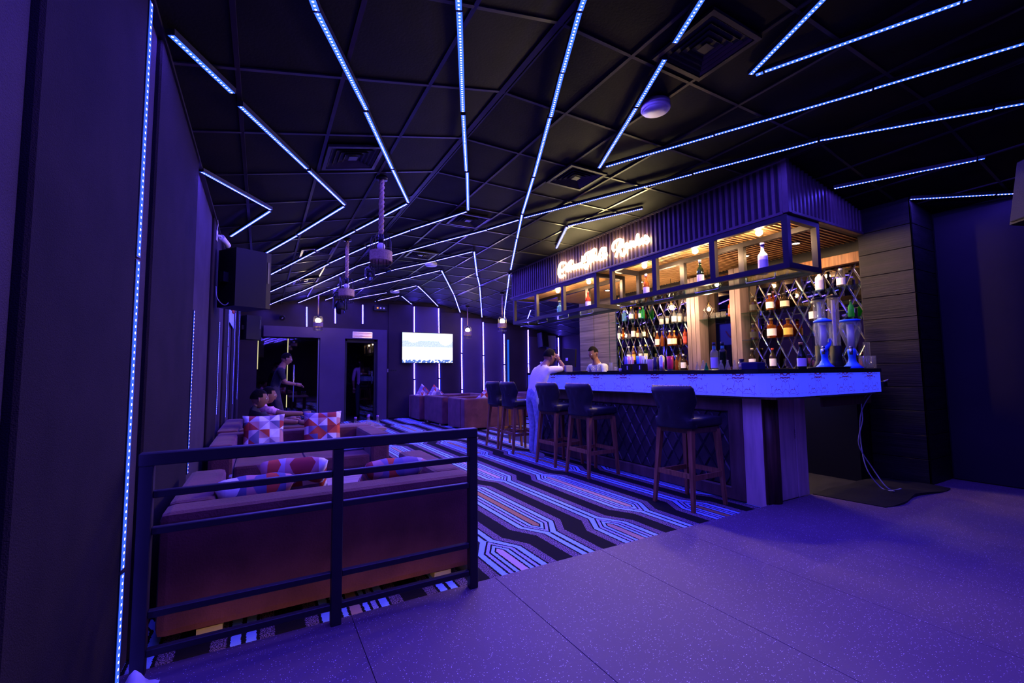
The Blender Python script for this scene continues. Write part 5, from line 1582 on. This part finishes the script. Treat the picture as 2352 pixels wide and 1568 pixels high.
for y, x, h, r, lab, gl in ((3.094, 3.96, .088, .020, 'smallest clear flask beside the wooden post on the counter', None), (3.02, 3.96, .10, .031, 'clear conical flask left of the green one', None), (2.962, 3.93, .075, .022, 'small green conical flask on the counter', g_green),
                            (2.772, 3.90, .095, .028, 'clear conical flask in front of the dark green-necked bottle', None), (2.704, 3.90, .095, .027, 'clear conical flask second after the green-necked pair', None), (2.63, 3.90, .09, .024, 'clear conical flask last before the small jar', None)):
    t = thing('conical_flask', lab, 'flask', (x, y, ZT), 0, 'conical flasks on the counter')
    MB().lathe([(a * r, b * h) for a, b in flk], 16).build('glass_wall', gl or m_glass, t)
t = tumbler('small jar of pale sweets with a dark cone on top', (3.90, 2.560, ZT), .031, .072, None, 'glass_jar', 'jars on the counter')
MB().lathe([(0, .012), (.024, .012), (.025, .045), (0, .045)], 12).build('filling', flat('pale_sweets', (.7, .55, .3), .6), t)
MB().lathe([(.012, .06), (.026, .10), (0, .10)], 12).build('cone_top', m_plastic, t)
t = thing('napkin_box', 'low glossy dark blue box on the counter near its corner', 'box', (3.82, 2.40, ZT))
MB().box(-.06, .06, -.075, .075, 0, .062, .003).build('box', flat('navy_box', (.02, .02, .08), .2), t)
MB().box(-.05, .05, -.065, .065, .0622, .066).build('inner_tray', m_plastic, t)
bottle('gold-necked sparkling wine bottle standing on the counter', (4.32, 2.25, ZT), .245, .037, 'champ', g_dgreen, (.75, .5, .1), 'gold_cap', 'white', (0.10, 0.40), None, 'bottles on the counter')
t = thing('serving_tray', 'round black serving tray under the first blue dispenser', 'tray', (4.83, 2.27, ZT))
MB().lathe([(0, 0), (.165, 0), (.18, .018), (.172, .02), (.16, .008), (0, .007)], 30).build('tray', m_plastic, t)
def tower(label, loc, h, r):
    t = thing('tube_dispenser', label, 'drink dispenser', loc, 0, 'clear tube dispensers')
    MB().lathe([(0, 0), (r * 1.5, 0), (r * 1.6, .02), (r * 1.2, .07), (r * 1.05, .09), (r * 1.05, .24), (0, .24)], 18).build('black_base', m_plastic, t)
    MB().lathe([(r, .242), (r, h), (r * .94, h), (r * .94, .244)], 18).build('clear_tube', m_glass, t)
    MB().lathe([(r * .35, .245), (r * .35, h * .96), (0, h * .96)], 10).build('inner_tube', flat('milky_tube', (.6, .55, .62), .4), t)
    MB().lathe([(0, h), (r * 1.06, h), (r * 1.06, h + .015), (0, h + .015)], 18).build('lid', m_plastic, t)
tower('clear tube drink dispenser with a black base, left one', (5.03, 2.42, ZT), .72, .052)
tower('clear tube drink dispenser with a black base, right one', (5.24, 2.385, ZT), .755, .050)
m_dblue = flat('bright_blue_plastic', (0.03, 0.16, 0.85), 0.3)
def globe(label, loc, h, r, tilt, swirl):
    t = thing('globe_dispenser', label, 'drink dispenser', loc, 0, 'blue-stemmed drink dispensers')
    MB().lathe([(0, 0), (r * .92, 0), (r * .95, .01), (r * .62, .035), (r * .36, .075), (r * .32, .11), (r * .40, h * .34), (r * .36, h * .40), (0, h * .40)], 20).build('blue_stem', m_dblue, t)
    MB().lathe([(r * .36, h * .402), (r * .62, h * .55), (r * .92, h * .75), (r * .98, h * .86), (r * .88, h * .95), (r * .84, h * .95), (r * .94, h * .86), (r * .88, h * .75), (r * .58, h * .55), (r * .32, h * .41)], 22).build('clear_globe', m_glass, t)
    MB().lathe([(0, h * .42), (r * .33, h * .42), (r * .33, h * .90), (0, h * .90)], 14).build('ice_tube', flat('white_ice_tube', (.75, .74, .85), .4), t)
    lid = [(0, h * .955), (r * .9, h * .955), (r * .92, h * .985), (r * (.35 if swirl else .88), h * (1.04 if swirl else .995)), (0, h * (1.05 if swirl else .996))]
    MB().lathe(lid, 20).build('blue_lid', m_dblue, t)
    if swirl:
        MB().tube(catmull([(-r * .30, -r * .12, h * .36), (-r * .05, -r * .42, h * .45), (r * .35, -r * .45, h * .52), (r * .62, -r * .30, h * .60)], 5), [.022 - .0006 * i for i in range(16)], 8).build('blue_swirl', m_dblue, t)
    MB().tube([(-r * .35, -r * .1, h * .33), (-r * .85, -r * .3, h * .33)], .010, 8).build('tap_pipe', m_steel, t)
    MB().tube([(-r * .85, -r * .3, h * .28), (-r * .85, -r * .3, h * .40)], .014, 10).build('tap_body', m_steel, t)
    MB().ball((-r * .85, -r * .3, h * .42), .016, 10).build('tap_knob', m_steel, t)
globe('blue drink dispenser with domed lid and swirl, standing on the tray', (4.80, 2.285, ZT + .008), .47, .085, 0, True)
globe('blue drink dispenser with flat lid, nearer the dark column', (5.12, 2.19, ZT), .49, .094, 0, False)
t = thing('tool_jar', 'wide glass jar with clear tubes at the end of the counter', 'jar', (5.285, 2.13, ZT))
MB().lathe([(0, 0), (.066, 0), (.07, .006), (.07, .125), (.065, .125), (.065, .01), (0, .009)], 20).build('glass_wall', m_glass, t)
for k in range(6):
    a = k * 1.05
    MB().tube([(.035 * math.cos(a), .035 * math.sin(a), .012), (.045 * math.cos(a + .5), .045 * math.sin(a + .5), .115)], .010, 8).build('test_tube', m_glass, t)
MB().tube([(.0, .0, .012), (.0, .0, .265)], .028, 12, cap=False).build('tall_tube', m_glass, t)
# far left end of the counter
t = thing('till_screen', 'black till screen seen from behind, with a white sticker', 'monitor', (3.93, 5.28, ZT), 0.0)
bx = MB().obox((0.0, -.17, .20), (0.0, .15, .23), .025, .26)
bx.build('screen_back', m_plastic, t)
MB().box(-.022, -.016, -.01, .045, .17, .21).build('sticker', m_white, t)
MB().box(-.02, .02, -.03, .03, .0, .12).build('stand', m_plastic, t)
MB().box(-.07, .07, -.08, .08, .0, .012, .003).build('foot', m_plastic, t)
t = thing('receipt_printer', 'small grey receipt printer in front of the till screen', 'printer', (3.78, 5.13, ZT))
MB().box(-.06, .06, -.065, .065, .0, .095, .008).build('case', flat('printer_grey', (.25, .22, .28), .5), t)
MB().box(-.0615, -.06, -.04, .03, .02, .05).build('front_label', m_white, t)
t = thing('steel_can', 'tall steel can at the far end of the counter, left of the customer', 'container', (3.86, 5.82, ZT))
MB().lathe([(0, 0), (.06, 0), (.062, .005), (.062, .17), (.056, .17), (.056, .01), (0, .008)], 22).build('can', m_steel, t)
t = thing('tablet', 'black tablet lying on the counter by the customer', 'tablet', (3.80, 4.82, ZT))
MB().box(-.05, .05, -.075, .075, 0, .014, .003).build('case', m_plastic, t); MB().box(-.045, .045, -.068, .068, .0142, .0155).build('screen', m_mirror_dark, t)
tumbler('clear whisky glass on the counter, left of the pair by the bartender', (3.80, 4.565, ZT), .031, .078)
tumbler('clear whisky glass on the counter, right of the pair by the bartender', (3.80, 4.462, ZT), .031, .082)
t = thing('bar_plate', 'low dark tray with glasses left of the straw caddies', 'tray', (3.80, 4.18, ZT))
MB().lathe([(0, 0), (.085, 0), (.092, .010), (.085, .011), (.08, .005), (0, .005)], 24).build('tray', m_plastic, t)
tumbler('tall clear glass on the low dark tray', (3.79, 4.215, ZT + .006), .026, .105)
tumbler('short clear glass on the low dark tray', (3.80, 4.142, ZT + .006), .021, .05)
t = thing('sugar_pot', 'small white pot right of the low dark tray', 'pot', (3.80, 4.062, ZT))
MB().lathe([(0, 0), (.018, 0), (.021, .03), (.018, .036), (0, .036)], 14).build('pot', m_white, t)
# bottles on show in the frames
ZF = 2.1675
for lab, y, h, r, shp, gl, cc, cn, lb, nk in (
   ('tall frosted white bottle with a blue picture, in the near display frame', 2.665, .33, .047, 'spirit', g_frost, (.06, .05, .25), 'navy_cap', 'lilac', None),
   ('dark green bottle with white label, in the near display frame', 3.42, .325, .040, 'wine', g_dgreen, (.25, .2, .25), 'grey_cap', 'white', None),
   ('amber bottle with a violet label, in the near display frame', 4.27, .33, .040, 'spirit', g_amber, (.45, .35, .75), 'violet_cap', 'lilac', None),
   ('small red-capped amber bottle, in the far display frame', 5.50, .30, .042, 'spirit', g_red, (.7, .08, .08), 'red_cap', 'lilac', None),
   ('pale blue bottle, in the far display frame', 6.27, .26, .050, 'square', g_blue, (.08, .08, .1), 'black_cap', None, None)):
    bottle(lab, (4.50, y, ZF), h, r, shp, gl, cc, cn, lb, (0.10, 0.45), nk, 'bottles in the display frames')
# ------------------------------------------------------------------ people
m_skin = M('brown_skin', (0.24, 0.115, 0.075), 0.5, noise=0.1, scale=8)
m_hair = M('black_hair', (0.006, 0.005, 0.005), 0.8, noise=0.4, scale=60, bump=0.6, bscale=120, spec=0.05)
m_eye = M('eye_white', (0.7, 0.68, 0.66), 0.3)
m_lip = M('lip', (0.30, 0.10, 0.09), 0.5)

def head_mesh(mb, c, fwd, tilt=0.0, r=1.0):
    """skin head with nose, brow, eyes, lips and ears; fwd is the way it faces"""
    f = Vector((fwd[0], fwd[1], 0)).normalized()
    s = Vector((f.y, -f.x, 0))
    up = Vector((0, 0, 1))
    if tilt:
        rot = Matrix.Rotation(-tilt, 3, s)
        f, up = rot @ f, rot @ up
    def W(x, y, z):
        return Vector(c) + (s * x + f * y + up * z) * r
    t = bmesh.new()
    bmesh.ops.create_uvsphere(t, u_segments=22, v_segments=16, radius=1.0)
    for v in t.verts:
        x, y, z = v.co
        px, py, pz = x * 0.073, y * 0.092, z * 0.115
        if z < 0: 
            px *= 1 + 0.28 * z; py *= 1 + 0.10 * z if y > 0 else 1 + 0.35 * z
        if y > 0.2:
            py += 0.022 * math.exp(-((px / 0.013) ** 2 + ((pz + 0.012) / 0.022) ** 2))      # nose
            py += 0.006 * math.exp(-((pz - 0.022) / 0.010) ** 2) * max(0, 1 - abs(px) / 0.05)  # brow
            py -= 0.007 * math.exp(-(((abs(px) - 0.030) / 0.014) ** 2 + ((pz - 0.006) / 0.010) ** 2))
            py += 0.006 * math.exp(-((px / 0.022) ** 2 + ((pz + 0.048) / 0.009) ** 2))
            py += 0.008 * math.exp(-((px / 0.022) ** 2 + ((pz + 0.092) / 0.016) ** 2))
        v.co = W(px, py, pz)
    for q in t.faces: q.smooth = True
    mb.mi = 0
    mb.merge(t)
    for sx in (-1, 1):
        mb.mi = 3
        mb.ball(W(sx * 0.030, 0.076, 0.006), 0.011 * r, 8)
        mb.mi = 4
        mb.ball(W(sx * 0.030, 0.0845, 0.006), 0.0058 * r, 6)
        mb.mi = 0
        mb.ball(W(sx * 0.074, -0.006, -0.008), 0.026 * r, 8, (0.45, 0.75, 1.15))
    mb.mi = 5
    mb.ball(W(0, 0.086, -0.050), 0.018 * r, 8, (1, 0.45, 0.40))
    mb.mi = 0
    def hair(lowness=0.0):
        h = bmesh.new()
        bmesh.ops.create_uvsphere(h, u_segments=22, v_segments=16, radius=1.0)
        kill = []
        for v in h.verts:
            x, y, z = v.co
            if z < (-0.05 - lowness if y < 0.1 else 0.42 if y > 0.5 else 0.12): kill.append(v)
            k = 1.09 + 0.02 * math.sin(17 * x + 5 * z) * math.cos(13 * y)
            v.co = W(x * 0.073 * k, y * 0.092 * k - 0.003, z * 0.115 * k)
        bmesh.ops.delete(h, geom=kill, context='VERTS')
        for q in h.faces: q.smooth = True
        m_ = MB()
        m_.merge(h)
        return m_
    return hair

def hand(mb, wrist, elbow, side, curl=0.5, down=(0, 0, -1)):
    w, e = Vector(wrist), Vector(elbow)
    t = (w - e).normalized()
    d = Vector(down)
    d = (d - t * d.dot(t)).normalized()
    s = t.cross(d) * side
    c = w + t * 0.045
    mb.tube([w - t * 0.01, w + t * 0.02, w + t * 0.06, w + t * 0.088], [0.024, 0.030, 0.034, 0.030], 10)
    for k, (off, ln) in enumerate(((-0.030, 0.070), (-0.010, 0.082), (0.010, 0.076), (0.028, 0.058))):
        a = w + t * 0.082 + s * off
        b = a + (t * math.cos(curl * 0.5) + d * math.sin(curl * 0.5)) * ln * 0.45
        g = b + (t * math.cos(curl * 1.4) + d * math.sin(curl * 1.4)) * ln * 0.33
        h = g + (t * math.cos(curl * 2.0) + d * math.sin(curl * 2.0)) * ln * 0.24
        mb.tube([a - t * 0.012, b, g, h], [0.0098, 0.009, 0.0082, 0.0065], 7)
    a = w + t * 0.030 - s * 0.026
    b = a + t * 0.026 - s * 0.022 + d * 0.008
    g = b + t * 0.026 - s * 0.006 + d * 0.010
    mb.tube([a, b, g], [0.013, 0.011, 0.008], 7)

def person(label, J, shirt, trousers, shoes, fwd, sleeve=0.7, tilt=0.0, shorts=None, curl=0.5, hair_col=None, girth=1.0):
    names = ['pelvis', 'waist', 'chest', 'neck', 'skull', 'shl', 'ell', 'wrl', 'shr', 'elr', 'wrr', 'hil', 'knl', 'anl', 'tol', 'hir', 'knr', 'anr', 'tor']
    rad = dict(pelvis=(.135, .115), waist=(.125, .105), chest=(.135, .115), neck=(.052, .055), skull=(.05, .05), shl=(.070, .066), ell=(.042, .042), wrl=(.027, .030), hil=(.092, .095), knl=(.060, .062), anl=(.040, .042), tol=(.036, .030))
    for k in list(rad):
        if k.endswith('l') and k[:-1] + 'r' in names: rad[k[:-1] + 'r'] = rad[k]
    E = [('pelvis', 'waist'), ('waist', 'chest'), ('chest', 'neck'), ('neck', 'skull')]
    for q in 'lr':
        E += [('chest', 'sh' + q), ('sh' + q, 'el' + q), ('el' + q, 'wr' + q), ('pelvis', 'hi' + q), ('hi' + q, 'kn' + q), ('kn' + q, 'an' + q), ('an' + q, 'to' + q)]
    base = Vector((J['pelvis'][0], J['pelvis'][1], 0))
    P = {k: Vector(J[k]) - base for k in names}
    me = bpy.data.meshes.new('body')
    me.from_pydata([P[k] for k in names], [(names.index(a), names.index(b)) for a, b in E], [])
    o = bpy.data.objects.new('body', me)
    C.objects.link(o)
    sk = o.modifiers.new('skin', 'SKIN')
    sk.branch_smoothing = 0.6
    for i, k in enumerate(names):
        d = me.skin_vertices[0].data[i]
        g = girth if k in ('pelvis', 'waist', 'chest', 'hil', 'hir') else 1.0
        d.radius = (rad[k][0] * g, rad[k][1] * g)
        d.use_root = (i == 0)
    sb = o.modifiers.new('sub', 'SUBSURF')
    sb.levels = 2; sb.render_levels = 2
    dg = bpy.context.evaluated_depsgraph_get()
    dg.update()
    body = bpy.data.meshes.new_from_object(o.evaluated_get(dg))
    bpy.data.objects.remove(o)
    def nearest(p):
        best = None
        for a, b in E:
            A_, B_ = P[a], P[b]
            t = max(0, min(1, (p - A_).dot(B_ - A_) / max(1e-9, (B_ - A_).length_squared)))
            rr = rad[a][0] * (1 - t) + rad[b][0] * t
            dd = (p - (A_ + (B_ - A_) * t)).length - rr
            if best is None or dd < best[0]: best = (dd, a, b, t)
        return best
    mb = MB()
    tb = bmesh.new()
    tb.from_mesh(body)
    for f in tb.faces:
        f.smooth = True
        _, a, b, t = nearest(f.calc_center_median())
        if a in ('neck',) or (a == 'chest' and b == 'neck' and t > 0.62): k = 0
        elif a in ('pelvis', 'waist', 'chest'): k = 2 if (a == 'pelvis' and b != 'waist') or (b == 'waist' and t < 0.35) else 1
        elif a[:2] == 'sh': k = 1 if t < sleeve else 0
        elif a[:2] == 'el': k = 1 if sleeve > 1 + t * 2 else 0
        elif a[:2] == 'hi': k = 2
        elif a[:2] == 'kn': k = 2 if not shorts else 0
        else: k = 6
        f.material_index = k
    tb.verts.index_update()
    v = [mb.bm.verts.new(q.co) for q in tb.verts]
    for f in tb.faces:
        nf = mb.bm.faces.new([v[q.index] for q in f.verts])
        nf.smooth = True; nf.material_index = f.material_index
    tb.free()
    hr = head_mesh(mb, P['skull'], fwd, tilt)
    for q, sd in (('l', 1), ('r', -1)):
        mb.mi = 0
        hand(mb, P['wr' + q], P['el' + q], sd, curl)
    root = thing('person', label, 'person', base)
    mats = [m_skin, shirt, trousers, m_eye, m_hair, m_lip, shoes]
    mb.build('body', mats, root)
    hr().build('hair', m_hair if not hair_col else hair_col, root)
    return root

w_shirt = M('white_tshirt', (0.72, 0.70, 0.72), 0.9, bump=0.4, bscale=30)
pink = M('pink_print_shirt', (0.75, 0.38, 0.50), 0.9, noise=0.35, scale=45)
black_t = M('black_tshirt', (0.022, 0.020, 0.024), 0.9, bump=0.4, bscale=30)
jeans = M('pale_jeans', (0.30, 0.36, 0.50), 0.9, noise=0.25, scale=25, bump=0.4, bscale=40)
dark_tr = M('dark_trousers', (0.03, 0.03, 0.04), 0.9)
grey_sh = M('grey_work_shirt', (0.42, 0.42, 0.42), 0.9, noise=0.2, scale=12)
khaki = M('grey_shorts', (0.05, 0.04, 0.05), 0.9, noise=0.3, scale=15)
shoe_w = M('white_shoe', (0.6, 0.58, 0.6), 0.6)
shoe_b = M('black_shoe', (0.02, 0.02, 0.02), 0.5)

person('seated man in a black T-shirt, nearer on the wall sofa, forearm along its arm',
       dict(pelvis=(-.02, 6.42, .47), waist=(-.07, 6.41, .57), chest=(-.10, 6.40, .70), neck=(-.06, 6.40, .815), skull=(-.015, 6.40, .895),
            shl=(-.09, 6.57, .745), ell=(.10, 6.62, .56), wrl=(.33, 6.56, .60), shr=(-.08, 6.22, .735), elr=(.16, 6.10, .635), wrr=(.42, 6.07, .610),
            hil=(.05, 6.52, .465), knl=(.46, 6.56, .50), anl=(.50, 6.56, .09), tol=(.63, 6.56, .035), hir=(.05, 6.32, .465), knr=(.46, 6.30, .50), anr=(.48, 6.30, .09), tor=(.61, 6.30, .035)),
       black_t, dark_tr, shoe_b, (1, 0.05), 0.72, 0.05)
person('seated man in a pink patterned shirt, farther on the wall sofa, arm reaching out',
       dict(pelvis=(.04, 7.15, .47), waist=(.00, 7.14, .58), chest=(-.01, 7.13, .71), neck=(.04, 7.13, .83), skull=(.095, 7.12, .91),
            shl=(.0, 7.31, .75), ell=(.2, 7.36, .60), wrl=(.42, 7.25, .62), shr=(.02, 6.95, .745), elr=(.27, 6.86, .665), wrr=(.53, 6.86, .655),
            hil=(.10, 7.25, .465), knl=(.50, 7.28, .50), anl=(.52, 7.28, .09), tol=(.65, 7.28, .035), hir=(.10, 7.05, .465), knr=(.50, 7.02, .50), anr=(.52, 7.02, .09), tor=(.65, 7.02, .035)),
       pink, dark_tr, shoe_b, (1, 0.0), 0.75, 0.05)
person('customer in a white T-shirt and pale jeans leaning on the counter, chin on hand',
       dict(pelvis=(3.33, 5.30, .88), waist=(3.38, 5.30, .99), chest=(3.46, 5.30, 1.16), neck=(3.54, 5.30, 1.31), skull=(3.605, 5.29, 1.405),
            shl=(3.46, 5.47, 1.22), ell=(3.66, 5.58, 1.235), wrl=(3.86, 5.62, 1.225), shr=(3.48, 5.13, 1.22), elr=(3.74, 5.13, 1.235), wrr=(3.705, 5.21, 1.36),
            hil=(3.33, 5.40, .86), knl=(3.38, 5.40, .47), anl=(3.34, 5.40, .09), tol=(3.47, 5.40, .035), hir=(3.33, 5.20, .86), knr=(3.36, 5.20, .47), anr=(3.29, 5.20, .09), tor=(3.42, 5.19, .035)),
       w_shirt, jeans, shoe_w, (1, -0.15), 0.8, 0.10, curl=0.9)
person('bartender in a grey-white shirt bending behind the counter before the planks',
       dict(pelvis=(5.06, 5.86, .90), waist=(5.04, 5.86, 1.02), chest=(4.98, 5.86, 1.22), neck=(4.92, 5.86, 1.40), skull=(4.88, 5.86, 1.50),
            shl=(4.97, 5.68, 1.30), ell=(4.90, 5.62, 1.08), wrl=(4.66, 5.70, 1.14), shr=(4.97, 6.04, 1.30), elr=(4.90, 6.08, 1.08), wrr=(4.66, 6.0, 1.14),
            hil=(5.06, 5.76, .88), knl=(5.04, 5.75, .48), anl=(5.08, 5.75, .09), tol=(4.95, 5.75, .035), hir=(5.06, 5.96, .88), knr=(5.04, 5.97, .48), anr=(5.08, 5.97, .09), tor=(4.95, 5.97, .035)),
       grey_sh, dark_tr, shoe_b, (-1, -0.1), 1.4, 0.35)
person('standing waiter in a dark shirt and grey shorts, in front of the glass door',
       dict(pelvis=(.22, 9.5, .92), waist=(.25, 9.5, 1.04), chest=(.30, 9.5, 1.22), neck=(.36, 9.5, 1.40), skull=(.41, 9.5, 1.50),
            shl=(.30, 9.68, 1.30), ell=(.36, 9.72, 1.06), wrl=(.58, 9.66, 1.02), shr=(.31, 9.32, 1.30), elr=(.38, 9.28, 1.06), wrr=(.58, 9.34, 1.02),
            hil=(.22, 9.6, .90), knl=(.27, 9.61, .49), anl=(.22, 9.61, .09), tol=(.36, 9.61, .035), hir=(.22, 9.4, .90), knr=(.34, 9.39, .49), anr=(.35, 9.39, .09), tor=(.48, 9.39, .035)),
       black_t, khaki, shoe_b, (1, 0.1), 0.8, 0.2, shorts=True)
person('person in a dusky pink shirt seen from behind through the washroom door',
       dict(pelvis=(2.44, 12.85, .92), waist=(2.44, 12.85, 1.04), chest=(2.44, 12.87, 1.26), neck=(2.44, 12.88, 1.45), skull=(2.44, 12.90, 1.56),
            shl=(2.26, 12.86, 1.36), ell=(2.21, 12.84, 1.08), wrl=(2.24, 12.92, .84), shr=(2.62, 12.86, 1.36), elr=(2.67, 12.84, 1.08), wrr=(2.64, 12.92, .84),
            hil=(2.34, 12.85, .90), knl=(2.34, 12.86, .49), anl=(2.34, 12.84, .09), tol=(2.34, 12.97, .035), hir=(2.54, 12.85, .90), knr=(2.54, 12.86, .49), anr=(2.54, 12.84, .09), tor=(2.54, 12.97, .035)),
       M('dusky_pink_shirt', (0.40, 0.22, 0.30), 0.9), dark_tr, shoe_b, (0, 1), 1.3, 0.0, girth=1.1)
